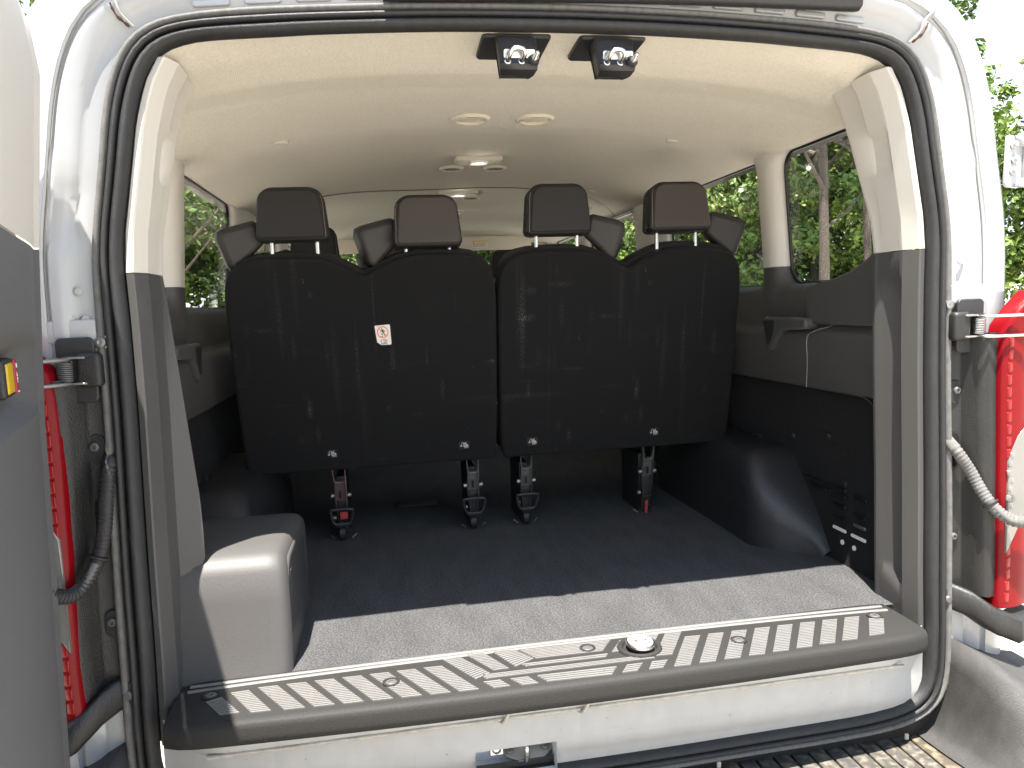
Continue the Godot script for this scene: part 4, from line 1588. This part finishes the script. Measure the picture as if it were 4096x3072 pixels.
	tube(st, ring, 0.0028, 6, true)
	obj("clip_ring", st, "rubber", hose)
	st = new_st()
	var strip := []
	var nb := base.size()
	for i in range(int(nb * 0.53), int(nb * 0.74)):
		strip.append(base[i] + Vector3(0, -0.002, 0.0085))
	tube(st, strip, 0.0068, 8)
	obj("smooth_sleeve", st, "rubber_dusty", hose)

func build_bumper(van: Node):
	var bp := part("rear_step", van)
	var st := new_st()
	var rows := []
	for q in [[-0.04, 0.445], [0.02, 0.447], [0.17, 0.443], [0.19, 0.435], [0.20, 0.41], [0.205, 0.30]]:
		var row := PackedVector3Array()
		for i in 31:
			var x := lerpf(-0.86, 0.86, i / 30.0)
			row.append(Vector3(x, q[1], q[0] + 0.03 * (1.0 - x * x)))
		rows.append(row)
	grid(st, rows)
	obj("step_pad", st, "black_dusty", bp)
	for i in 39:
		var x := -0.76 + 0.0405 * i
		st = new_st()
		rbox(st, TR(x, 0.4485, 0.085, 0, 0, 2.5), Vector3(0.0168, 0.0045, 0.110), 0.0025, 1)
		obj("step_rib", st, ["step_worn", "step_dusty", "step_worn", "step_tan", "step_dusty"][(i * 7 + i / 3) % 5], bp)
	# rounded end pieces of the bumper
	for s in [-1.0, 1.0]:
		st = new_st()
		var rr := []
		for q in [[0.782, 0.458], [0.800, 0.462], [0.820, 0.480], [0.834, 0.54], [0.842, 0.62], [0.850, 0.68], [0.90, 0.655], [0.97, 0.625], [1.04, 0.61], [1.05, 0.50], [1.05, 0.35]]:
			var row := PackedVector3Array()
			var px: float = q[0]
			var py: float = q[1]
			for z in [-0.05, 0.0, 0.05, 0.10, 0.16, 0.20]:
				var fade := clampf((z - 0.02) / 0.18, 0.0, 1.0)
				var zz: float = z
				row.append(Vector3(s * (px + 0.02 * fade), lerpf(py, minf(py, 0.50), fade * fade * (1.0 if px < 0.90 else 0.4)), zz + 0.02))
			rr.append(row)
		grid(st, rr)
		obj("bumper_end", st, "step_grey", bp)

func build_left_door(van: Node):
	var door := part("rear_door", van)
	# swung a little short of square to the body, about its hinge edge
	door.transform = T(-0.88, 0, 0.10) * TR(0, 0, 0, 0, 17, 0) * T(0.88, 0, -0.10)
	var xe_tab := [[0.40, -0.909], [0.70, -0.903], [1.03, -0.893], [1.30, -0.885], [1.56, -0.869], [1.83, -0.843], [1.90, -0.850], [1.95, -0.866], [2.0, -0.90]]
	for up in 2:
		var st := new_st()
		var ys := [1.565, 1.62, 1.70, 1.78, 1.83, 1.87, 1.90, 1.925, 1.95, 1.98] if up == 1 else [0.40, 0.60, 0.80, 1.0, 1.15, 1.28, 1.308, 1.316, 1.325, 1.338, 1.37, 1.404, 1.416, 1.428, 1.438, 1.48, 1.555, 1.562]
		var rows := []
		for y in ys:
			var xe := interp(xe_tab, y)
			var rec := 0.0
			if up == 0:
				rec = 0.030 * smoothstep(1.312, 1.338, y) * (1.0 - smoothstep(1.408, 1.434, y))
			var inn := 0.006 if (up == 1 and y < 1.60) else 0.0
			rows.append(PackedVector3Array([Vector3(xe - 0.09, y, 0.085), Vector3(xe - 0.022, y, 0.088), Vector3(xe - 0.006, y, 0.092), Vector3(xe, y, 0.102), Vector3(xe + 0.001, y, 0.118), Vector3(xe - 0.0045, y, 0.128), Vector3(xe - 0.004 - rec * 0.05, y, 0.145), Vector3(xe - 0.002 - rec * 0.5, y, 0.19), Vector3(xe - 0.002 - rec, y, 0.245), Vector3(xe - 0.004 - rec, y, 0.36), Vector3(xe - 0.006 - rec, y, 0.56), Vector3(xe - 0.008 - rec * 0.6, y, 0.66), Vector3(xe - 0.010, y, 0.82), Vector3(xe - 0.09, y, 0.83)]))
		grid(st, rows)
		obj("upper_door_trim" if up == 1 else "lower_door_trim", st, "beige" if up == 1 else "door_grey", door)
	var st := new_st()
	var outer := []
	for y in [0.40, 0.9, 1.3, 1.6, 1.85, 1.98]:
		var xe := interp(xe_tab, y)
		outer.append(PackedVector3Array([Vector3(xe - 0.088, y, 0.084), Vector3(xe - 0.10, y, 0.10), Vector3(xe - 0.11, y, 0.5), Vector3(xe - 0.10, y, 0.82), Vector3(xe - 0.088, y, 0.832)]))
	grid(st, outer)
	obj("door_skin", st, "paint", door)
	# check release bezel with yellow paddle
	st = new_st()
	rbox(st, T(-0.909, 1.377, 0.300), Vector3(0.010, 0.0265, 0.042), 0.006, 2)
	obj("release_bezel", st, "black_plastic", door)
	st = new_st()
	rbox(st, T(-0.901, 1.377, 0.310), Vector3(0.0045, 0.0205, 0.024), 0.003, 2)
	obj("release_paddle", st, "yellow", door)
	st = new_st()
	rbox(st, T(-0.8985, 1.377, 0.266), Vector3(0.003, 0.0235, 0.0075), 0.0025, 2)
	obj("warning_strip", st, "red_strip", door)
	for q in [[1.392, 0.003], [1.356, 0.0012]]:
		st = new_st()
		rbox(st, T(-0.8953, q[0], 0.266), Vector3(0.0006, q[1], 0.0024), 0.0004, 1)
		obj("strip_mark", st, "white_mark", door)
	# word along the strip
	var tm := TextMesh.new()
	tm.text = "LOCK"
	tm.font_size = 16
	tm.pixel_size = 0.0004
	tm.depth = 0.0004
	var f := SystemFont.new()
	f.font_names = PackedStringArray(["Droid Sans"])
	tm.font = f
	var b := Basis(Vector3(0, -1, 0), Vector3(0, 0, -1), Vector3(1, 0, 0))
	obj_mesh("strip_word", tm, "white_mark", door, Transform3D(b, Vector3(-0.8953, 1.376, 0.266)))

func build_right_hinge(van: Node):
	var h := part("door_hinge", van)
	var st := new_st()
	prism(st, rrect(0.050, 0.105, 0.008, 3), TR(0.968, 1.702, 0.004, 0, 14, -3), 0.006, 0.002, 2)
	obj("hinge_leaf", st, "paint", h)
	for q in [[0.962, 1.735], [0.966, 1.705], [0.962, 1.682]]:
		st = new_st()
		lathe(st, TR(q[0], q[1], 0.012, 78, 0, -14), [Vector2(0.0095, 0), Vector2(0.0095, 0.002), Vector2(0.007, 0.003), Vector2(0.0068, 0.009), Vector2(0.004, 0.010), Vector2(0, 0.0095)], 6)
		obj("hinge_bolt", st, "paint_flat", h)
	st = new_st()
	prism(st, V2([[0.0, 0.052], [0.10, 0.058], [0.14, 0.058], [0.14, 0.030], [0.02, 0.030]]), TR(0.966, 1.702, 0.010, 0, 20, 0), 0.012, 0.003, 2)
	prism(st, V2([[0.0, -0.052], [0.02, -0.034], [0.14, -0.030], [0.14, -0.052]]), TR(0.966, 1.702, 0.010, 0, 20, 0), 0.012, 0.003, 2)
	obj("hinge_arm", st, "paint", h)
	st = new_st()
	rbox(st, TR(1.012, 1.706, -0.002, 0, 10, 0), Vector3(0.018, 0.045, 0.020), 0.010, 3)
	obj("hinge_knuckle", st, "paint_flat", h)

# ------------------------------------------------------------------ seats
func bench_outline(k: float) -> PackedVector2Array:
	var half := [[0.380, 0.30], [0.380, 0.500], [0.376, 0.553], [0.366, 0.584], [0.348, 0.606], [0.320, 0.620], [0.285, 0.627], [0.235, 0.630], [0.165, 0.630], [0.120, 0.626], [0.082, 0.616], [0.048, 0.601], [0.022, 0.586], [0.004, 0.576]]
	var o := [[-0.364, -0.010], [0.364, -0.010], [0.372, 0.002], [0.376, 0.06]]
	o.append_array(half)
	for i in range(half.size() - 1, -1, -1):
		o.append([-half[i][0] - (0.006 if half[i][0] < 0.1 else 0.0), half[i][1]])
	o.append_array([[-0.376, 0.06], [-0.372, 0.002]])
	for p in o:
		if absf(p[0]) < 0.13 and p[1] > 0.5:
			p[0] += k
	return V2(o)

func make_prints():
	var im := Image.create(160, 200, true, Image.FORMAT_RGB8)
	var paper := Color(0.90, 0.86, 0.84)
	im.fill(paper)
	var org := Color(0.88, 0.52, 0.24)
	var ink := Color(0.16, 0.15, 0.13)
	img_ring(im, Vector2(80, 72), 54, 11, org)
	img_line(im, Vector2(42, 34), Vector2(118, 110), 9, org)
	img_line(im, Vector2(71, 38), Vector2(71.5, 38), 13, ink)
	img_lines(im, [[76, 54], [88, 76]], 15, ink)
	img_lines(im, [[80, 48], [94, 52], [100, 66]], 7, ink)
	img_lines(im, [[70, 50], [68, 58]], 6, ink)
	img_line(im, Vector2(56, 68), Vector2(60, 66), 6, ink)
	img_lines(im, [[76, 82], [66, 88], [76, 102]], 7, ink)
	img_lines(im, [[90, 92], [98, 110]], 7, ink)
	img_lines(im, [[54, 112], [78, 112], [79, 120]], 3, ink)
	img_lines(im, [[28, 14], [44, 18]], 3, ink)
	for q in [[[56, 188], [52, 150]], [[60, 146], [64, 186], [84, 182], [104, 188], [106, 146], [84, 142], [60, 146]], [[83, 142], [84, 182]], [[112, 150], [116, 190]], [[56, 192], [84, 188], [116, 192]]]:
		img_lines(im, q, 3.5, ink)
	img_line(im, Vector2(94, 152), Vector2(94.4, 152), 6, ink)
	img_lines(im, [[91, 160], [96, 160], [96, 174], [90, 174], [100, 174]], 4, ink)
	tex_mat("warning_print", im, 0.5)
	im = Image.create(128, 96, true, Image.FORMAT_RGB8)
	im.fill(Color(0.035, 0.035, 0.035))
	var w := Color(0.86, 0.86, 0.82)
	img_lines(im, [[56, 26], [60, 66], [96, 68]], 7, w)
	img_lines(im, [[66, 22], [72, 54], [102, 54]], 6, w)
	img_lines(im, [[78, 28], [84, 44], [100, 46], [106, 56], [104, 66]], 7, w)
	img_line(im, Vector2(84, 20), Vector2(84.5, 20), 10, w)
	img_lines(im, [[54, 18], [42, 16], [32, 26], [28, 40], [28, 58]], 4, w)
	img_lines(im, [[16, 48], [20, 58], [28, 62], [36, 58], [40, 48]], 5, w)
	img_line(im, Vector2(60, 82), Vector2(108, 79), 4, w)
	img_lines(im, [[3, 3], [124, 3], [124, 92], [3, 92], [3, 3]], 2, Color(0.20, 0.20, 0.19))
	tex_mat("anchor_print", im, 0.35)
	im = Image.create(96, 40, true, Image.FORMAT_RGB8)
	im.fill(Color(0.85, 0.84, 0.80))
	im.fill_rect(Rect2i(0, 0, 96, 7), Color(0.85, 0.68, 0.22))
	im.fill_rect(Rect2i(6, 12, 8, 8), Color(0.6, 0.2, 0.2))
	for k in 5:
		img_line(im, Vector2(22 if k < 2 else 6, 14 + k * 5), Vector2(88 - 6 * (k % 2), 14 + k * 5), 1.4, Color(0.55, 0.55, 0.55))
	tex_mat("visor_label", im, 0.6)

func headrest(parent: Node, xf: Transform3D, brown: bool, stitch_side: float):
	var h := part("headrest", parent)
	var st := new_st()
	var ol := PackedVector2Array()
	for c in [[0.076, -0.060, 0.018, 270.0], [0.043, 0.034, 0.043, 0.0], [-0.043, 0.034, 0.043, 90.0], [-0.076, -0.060, 0.018, 180.0]]:
		for i in 9:
			var a := deg_to_rad(c[3] + 90.0 * i / 8.0)
			ol.append(Vector2((c[0] + c[2] * cos(a)) * 1.045, (c[1] + c[2] * sin(a)) * 0.95 + 0.003))
	# padded block: a rounded front half and a flat, piped rear face
	prism(st, ol, xf * T(0, 0, 0.0), 0.040, 0.011, 4)
	prism(st, ol, xf * Transform3D(Basis(Vector3(1, 0, 0), Vector3(0, 1, 0), Vector3(0, 0, -1)), Vector3.ZERO), 0.052, 0.030, 4)
	obj("pad", st, "vinyl_dark", h)
	st = new_st()
	var fo := inset(ol, 0.0075)
	for i in fo.size():
		fo[i].x -= stitch_side * 0.0035
	prism(st, fo, xf * T(0, 0, 0.036), 0.0085, 0.0055, 3)
	obj("back_face", st, "vinyl_brown" if brown else "vinyl_dark", h)
	for dx in [-0.062, 0.062]:
		st = new_st()
		tube(st, [xf * Vector3(dx, -0.065, -0.004), xf * Vector3(dx, -0.135, -0.010)], 0.0062, 10)
		obj("post", st, "steel", h)
		st = new_st()
		lathe(st, xf * T(dx, -0.128, -0.010), [Vector2(0.019, -0.012), Vector2(0.019, 0.004), Vector2(0.016, 0.008), Vector2(0.007, 0.009)], 16)
		obj("post_collar", st, "black_plastic", h)
	# dotted seam
	st = new_st()
	for k in 27:
		var y: float = -0.060 + 0.0042 * k
		var xx: float = stitch_side * lerpf(0.0945, 0.0905, (y + 0.06) / 0.10)
		if y > 0.034:
			xx = stitch_side * (0.047 + sqrt(maxf(0.0, 0.0425 * 0.0425 - pow(y - 0.034, 2.0))))
		rbox(st, xf * T(xx - stitch_side * 0.0045, y, 0.0405), Vector3(0.0007, 0.0013, 0.0016), 0.0006, 1)
	obj("stitching", st, "thread", h)

func build_bench(called: String, label: String, cx: float, mir: float, zb: float, detailed: bool, group: String) -> Node3D:
	var b := thing(called, label, "seat", group, Vector3(cx, FLOOR_Y, zb))
	var lean := TR(0, 0.245, 0, 11, 0, 0)
	var outl := bench_outline(0.009 if mir > 0 else -0.010)
	if mir < 0:
		var o2 := PackedVector2Array()
		for p in outl:
			o2.append(Vector2(-p.x, p.y))
		o2.reverse()
		outl = o2
	var st := new_st()
	prism(st, outl, lean * T(0, 0, -0.034), 0.034, 0.010, 3)
	var bp := obj("back_panel", st, "seat_carpet", b)
	st = new_st()
	var out2 := PackedVector2Array()
	for p in outl:
		out2.append(Vector2(p.x * 0.995, p.y + 0.010))
	prism(st, out2, lean * T(0, 0, -0.034) * TR(0, 0, 0, 0, 180, 0) * Transform3D(Basis.from_scale(Vector3(-1, 1, 1)), Vector3.ZERO), 0.085, 0.03, 3)
	obj("back_cushion", st, "seat_cloth", b)
	st = new_st()
	rbox(st, T(0, 0.285, -0.30), Vector3(0.365, 0.06, 0.24), 0.04, 3)
	obj("seat_cushion", st, "seat_cloth", b)
	# headrests: x offset, height, tilt, brown face
	var hs := [[-0.183, 0.735, 0.0, 0], [0.188, 0.708, 4.0, 1]]
	if mir < 0:
		hs = [[-0.190, 0.735, 0.0, 0], [0.182, 0.735, 4.0, 1]]
	for q in hs:
		if mir < 0:
			q[0] -= 0.006
		var side := (1.0 if q[3] == 0 else -1.0) if mir > 0 else -1.0
		headrest(b, lean * TR(q[0], q[1] + 0.003, -0.062, -13 - q[2], 0, 0), q[3] == 1, side)
	# shoulder belt towers
	var gx := [-0.352, 0.030] if mir > 0 else [-0.024, 0.362]
	for x in gx:
		st = new_st()
		var g := V2([[-0.050, 0.010], [-0.046, 0.032], [-0.030, 0.040], [0.040, 0.056], [0.054, 0.050], [0.060, 0.030], [0.062, -0.005], [0.020, -0.045], [-0.010, -0.075], [-0.030, -0.060]])
		if mir < 0:
			var g2 := PackedVector2Array()
			for p in g:
				g2.append(Vector2(-p.x, p.y))
			g2.reverse()
			g = g2
		prism(st, g, lean * TR(x, 0.662, -0.115, -6, mir * 14, 0) * Transform3D(Basis.from_scale(Vector3(1.1, 1.08, 1.0)), Vector3.ZERO), 0.075, 0.016, 3)
		obj("belt_guide", st, "vinyl_mid", b)
	if not detailed:
		return b
	# rear legs with rollers
	var legs := [[-0.111, true, "leg_red", true], [0.300, true, "leg_metal", false]] if mir > 0 else [[-0.295, true, "leg_metal", false], [0.113, false, "leg_metal", false]]
	for q in legs:
		var lg := part("rear_leg", b)
		var x: float = q[0]
		var zl := -0.075
		st = new_st()
		var lx := TR(x, 0.0, zl, 10, 0, 0)
		# u-shaped pressed bracket
		prism(st, V2([[-0.017, 0.205], [-0.020, 0.250], [-0.0175, 0.250], [-0.0145, 0.205], [-0.010, 0.199], [0.010, 0.199], [0.0145, 0.205], [0.0175, 0.250], [0.020, 0.250], [0.0195, 0.13], [0.015, 0.062], [-0.012, 0.062], [-0.019, 0.14]]), lx, 0.014, 0.003, 2)
		obj("bracket", st, q[2], lg)
		st = new_st()
		prism(st, rrect(0.006, 0.026, 0.0029, 3), lx * T(-0.001, 0.158, 0.0135), 0.0012, 0.0)
		obj("bracket_slot", st, "frit", lg)
		st = new_st()
		rbox(st, lx * T(0.002, 0.075, -0.010), Vector3(0.016, 0.060, 0.012), 0.003)
		rbox(st, T(x, 0.10, zl - 0.10), Vector3(0.015, 0.10, 0.09), 0.004)
		obj("leg_frame", st, "black_plastic", lg)
		for bo in [[-0.024, 0.150], [0.026, 0.150], [-0.024, 0.075]]:
			st = new_st()
			lathe(st, lx * TR(bo[0], bo[1], 0.002, 0, 0, 90), [Vector2(0.0075, -0.005), Vector2(0.0075, 0.005), Vector2(0.0, 0.005)], 10)
			obj("bolt", st, "steel_dull", lg)
		if q[1]:
			st = new_st()
			var ringp := smooth_path([Vector3(-0.033, 0.108, 0.030), Vector3(-0.026, 0.116, 0.033), Vector3(0.026, 0.116, 0.033), Vector3(0.034, 0.106, 0.030), Vector3(0.030, 0.082, 0.030), Vector3(0.020, 0.066, 0.030), Vector3(-0.018, 0.066, 0.030), Vector3(-0.029, 0.082, 0.030)], 4, true)
			var rp := []
			for p in ringp:
				rp.append(lx * p)
			tube(st, rp, 0.0058, 8, true)
			rbox(st, lx * T(0.0, 0.0625, 0.030), Vector3(0.020, 0.008, 0.005), 0.004)
			obj("pull_loop", st, "black_plastic", lg)
			if q[3]:
				st = new_st()
				rbox(st, lx * T(0.006, 0.088, 0.016), Vector3(0.012, 0.012, 0.003), 0.002)
				obj("red_tag", st, "red_tape", lg)
			st = new_st()
			lathe(st, TR(x - 0.002, 0.026, zl + 0.012, 0, 0, 90), [Vector2(0.0, -0.011), Vector2(0.020, -0.011), Vector2(0.0235, -0.008), Vector2(0.0235, 0.008), Vector2(0.020, 0.011), Vector2(0.0, 0.011)], 24)
			obj("roller", st, "black_plastic", lg)
		else:
			st = new_st()
			rbox(st, TR(x + 0.002, 0.020, zl + 0.012, 12, 0, 0), Vector3(0.005, 0.026, 0.003), 0.002)
			obj("red_strap", st, "red_tape", lg)
		for dx in [-0.026, 0.026]:
			st = new_st()
			tube(st, [Vector3(x + dx, 0.004, zl + 0.006), Vector3(x + dx * 1.5, 0.012, zl - 0.006)], 0.0022, 6)
			obj("floor_hook", st, "steel_dull", lg)
	# print on the back panel
	var face := lean * T(0, 0, 0.0)
	if mir > 0:
		decal_piece("warning_sticker", V2([[-0.021, 0.029], [0.019, 0.030], [0.0215, 0.027], [0.0215, -0.027], [0.019, -0.030], [-0.008, -0.029], [-0.019, -0.020], [-0.0225, 0.026]]), face * TR(0.047, 0.403, 0.0, 0, 0, 2), "warning_print", b)
		for q in [[-0.124, 0.046], [0.274, 0.044]]:
			decal_piece("anchor_sticker", rrect(0.034, 0.027, 0.004, 3), face * TR(q[0], q[1], 0, 0, 0, 2), "anchor_print", b)
	else:
		for q in [[-0.278, 0.040], [0.121, 0.044]]:
			decal_piece("anchor_sticker", rrect(0.034, 0.027, 0.004, 3), face * TR(q[0], q[1], 0, 0, 0, 2), "anchor_print", b)
	return b

func build_seats():
	make_prints()
	# labels on the visors
	var van := get_node("passenger_van")
	for v in van.get_children():
		if v.name.begins_with("sun_visor"):
			var right: bool = v.get_child(0).get_aabb().get_center().x > 0
			decal_piece("warning_label", rrect(0.105, 0.045, 0.002, 1), TR(0.33 if right else -0.30, 1.868, -3.7105, 8, 0, 0), "visor_label", v)
	build_bench("rear_bench_seat", "black rear bench seat on the left with orange no-climbing sticker", -0.3925, 1.0, -0.872, true, "rear bench seats")
	build_bench("rear_bench_seat", "black rear bench seat on the right, beside the wheel arch cover", 0.3745, -1.0, -0.872, true, "rear bench seats")
	build_bench("middle_bench_seat", "dark seat of the next row, glimpsed behind the leftmost headrest", -0.42, 1.0, -1.86, false, "seats further forward")
	build_bench("middle_bench_seat", "dark seat further forward, its top showing between the two rear benches", 0.53, -1.0, -2.72, false, "seats further forward").position.y -= 0.05

# ------------------------------------------------------------------ trees
func crown_mesh(seed_v: int, rad: Vector3, leaves: int, clumps: int, size: float, hue: float) -> ArrayMesh:
	var r := RandomNumberGenerator.new()
	r.seed = seed_v
	var st := new_st()
	st.set_smooth_group(-1)
	var cl := []
	for i in clumps:
		var d := Vector3(r.randfn(), r.randfn(), r.randfn()).normalized()
		var k := pow(r.randf(), 0.4)
		var c := Vector3(d.x * rad.x, d.y * rad.y, d.z * rad.z) * k
		cl.append([c, r.randf_range(0.22, 0.55) * rad.x * 0.5, r.randf_range(0.75, 1.25)])
	for i in leaves:
		var c = cl[r.randi() % clumps]
		var d := Vector3(r.randfn(), r.randfn() * 0.75, r.randfn())
		var p: Vector3 = c[0] + d.normalized() * c[1] * pow(r.randf(), 0.5)
		var nrm := (d.normalized() * 0.6 + Vector3(r.randfn(), r.randfn() + 0.9, r.randfn()) * 0.5).normalized()
		var u := nrm.cross(Vector3(r.randfn(), r.randfn(), r.randfn())).normalized()
		var v := nrm.cross(u)
		var s := size * r.randf_range(0.6, 1.35)
		var b: float = c[2] * r.randf_range(0.75, 1.25)
		var warm := r.randf_range(-0.2, 0.35) + hue
		st.set_color(Color(b * (0.080 + 0.048 * warm), b * (0.145 + 0.035 * warm), b * 0.024))
		var droop := nrm * -s * 0.22
		tri(st, p - u * s, p - v * s * 0.52, p + u * s + droop)
		tri(st, p - u * s, p + u * s + droop, p + v * s * 0.52)
	st.generate_normals()
	return st.commit()

func trunk_mesh(h: float, r0: float, seed_v: int) -> ArrayMesh:
	var r := RandomNumberGenerator.new()
	r.seed = seed_v
	var st := new_st()
	var pts := []
	var rad := []
	for i in 9:
		var t := i / 8.0
		pts.append(Vector3(r.randf_range(-0.05, 0.05) * t * 2.0, h * t, r.randf_range(-0.05, 0.05) * t * 2.0))
		rad.append(r0 * (1.0 - 0.72 * t))
	tube(st, pts, rad, 9)
	for k in 7:
		var t := 0.35 + 0.08 * k
		var a := r.randf() * TAU
		var p := Vector3(0, h * t, 0)
		var d := Vector3(cos(a), r.randf_range(0.3, 0.8), sin(a))
		var l := r.randf_range(0.6, 1.4)
		tube(st, [p, p + d * l * 0.5, p + d * l + Vector3(0, 0.15, 0)], [r0 * 0.35, r0 * 0.22, r0 * 0.08], 6)
	st.generate_normals()
	return st.commit()

func place_tree(called: String, label: String, group: String, cm: Mesh, tm: Mesh, at: Vector3, ch: float, sc: float, turn: float):
	var t := thing(called, label, "tree", group, at)
	t.rotation.y = turn
	obj_mesh("trunk", tm, "bark", t)
	obj_mesh("crown", cm, "leaf", t, Transform3D(Basis.from_scale(Vector3(sc, sc, sc)), Vector3(0, ch, 0)))

func build_trees():
	var crowns := [crown_mesh(1, Vector3(1.7, 2.3, 1.7), 11000, 80, 0.062, 0.3), crown_mesh(2, Vector3(1.9, 2.0, 1.9), 11000, 70, 0.066, 0.0), crown_mesh(3, Vector3(1.5, 2.6, 1.5), 11000, 90, 0.058, 0.6)]
	var trunks := [trunk_mesh(4.6, 0.13, 5), trunk_mesh(6.0, 0.11, 6), trunk_mesh(7.5, 0.15, 7)]
	var r := RandomNumberGenerator.new()
	r.seed = 77
	# right-hand wood edge: front row lit, taller rows behind
	for i in 7:
		var t := i / 6.0
		var at := Vector3(lerpf(4.2, 8.6, t) + r.randf_range(-0.3, 0.3), 0, lerpf(-13.0, -9.8, t) + r.randf_range(-0.4, 0.4))
		place_tree("young_tree", "bright green young tree along the edge of the wood, seen through the right windows", "young trees right of the van", crowns[i % 3], trunks[0], at, r.randf_range(1.7, 2.4), r.randf_range(0.8, 1.0), r.randf() * TAU)
	for row in 2:
		for i in 7:
			var t := i / 6.0
			var at := Vector3(lerpf(4.6, 9.4, t) + row * 1.2 + r.randf_range(-0.4, 0.4), 0, lerpf(-16.5, -12.0, t) - row * 2.4 + r.randf_range(-0.5, 0.5))
			place_tree("woodland_tree", "tall dark tree deeper in the wood, seen through the right windows", "tall trees right of the van", crowns[(i + row) % 3], trunks[1 + row % 2], at, r.randf_range(3.4, 5.8), r.randf_range(1.15, 1.5), r.randf() * TAU)
	# pale bare trunks standing in front of the wood
	place_tree("slender_tree", "slender tree with a pale bare trunk, seen low through the rear right window", "", crowns[0], trunk_mesh(6.5, 0.085, 15), Vector3(5.55, 0, -7.9), 7.2, 0.8, 0.4)
	place_tree("slender_tree", "thin tree with a straight grey stem, second one behind the rear right window", "", crowns[1], trunk_mesh(7.5, 0.06, 16), Vector3(6.25, 0, -8.0), 8.2, 0.8, 1.4)
	# trees beyond the right rear corner of the roof, against the sky
	place_tree("sunlit_tree", "sunlit tree against the white sky, right of the roof corner", "", crowns[2], trunks[0], Vector3(10.0, 0, -8.2), 3.1, 1.0, 2.1)
	place_tree("sunlit_bush_tree", "low sunlit tree below the open hinge at the right edge", "", crowns[1], trunks[0], Vector3(11.2, 0, -8.0), 2.2, 1.0, 0.7)
	# left side
	for i in 7:
		var t := i / 6.0
		var at := Vector3(lerpf(-1.9, -8.0, t) + r.randf_range(-0.3, 0.3), 0, lerpf(-12.5, -9.5, t) + r.randf_range(-0.5, 0.5))
		place_tree("roadside_tree", "leafy tree standing beyond the left windows of the van", "trees left of the van", crowns[i % 3], trunks[i % 3], at, r.randf_range(2.2, 4.2), r.randf_range(0.95, 1.25), r.randf() * TAU)
	for i in 4:
		var at := Vector3(-2.2 - i * 1.5, 0, -10.6 + 0.5 * i)
		place_tree("low_shrub", "low green shrub under the trees beyond the left windows", "shrubs left of the van", crowns[(i + 1) % 3], trunks[0], at, 0.9, 0.55, r.randf() * TAU)
	# ahead
	for i in 6:
		var at := Vector3(-2.6 + i * 1.35 + r.randf_range(-0.3, 0.3), 0, -17.0 - r.randf_range(0, 2.5))
		place_tree("distant_tree", "pale green tree ahead of the van, seen through the windscreen", "trees ahead of the van", crowns[(i + 1) % 3], trunks[i % 3], at, r.randf_range(1.8, 3.4), r.randf_range(1.0, 1.25), r.randf() * TAU)
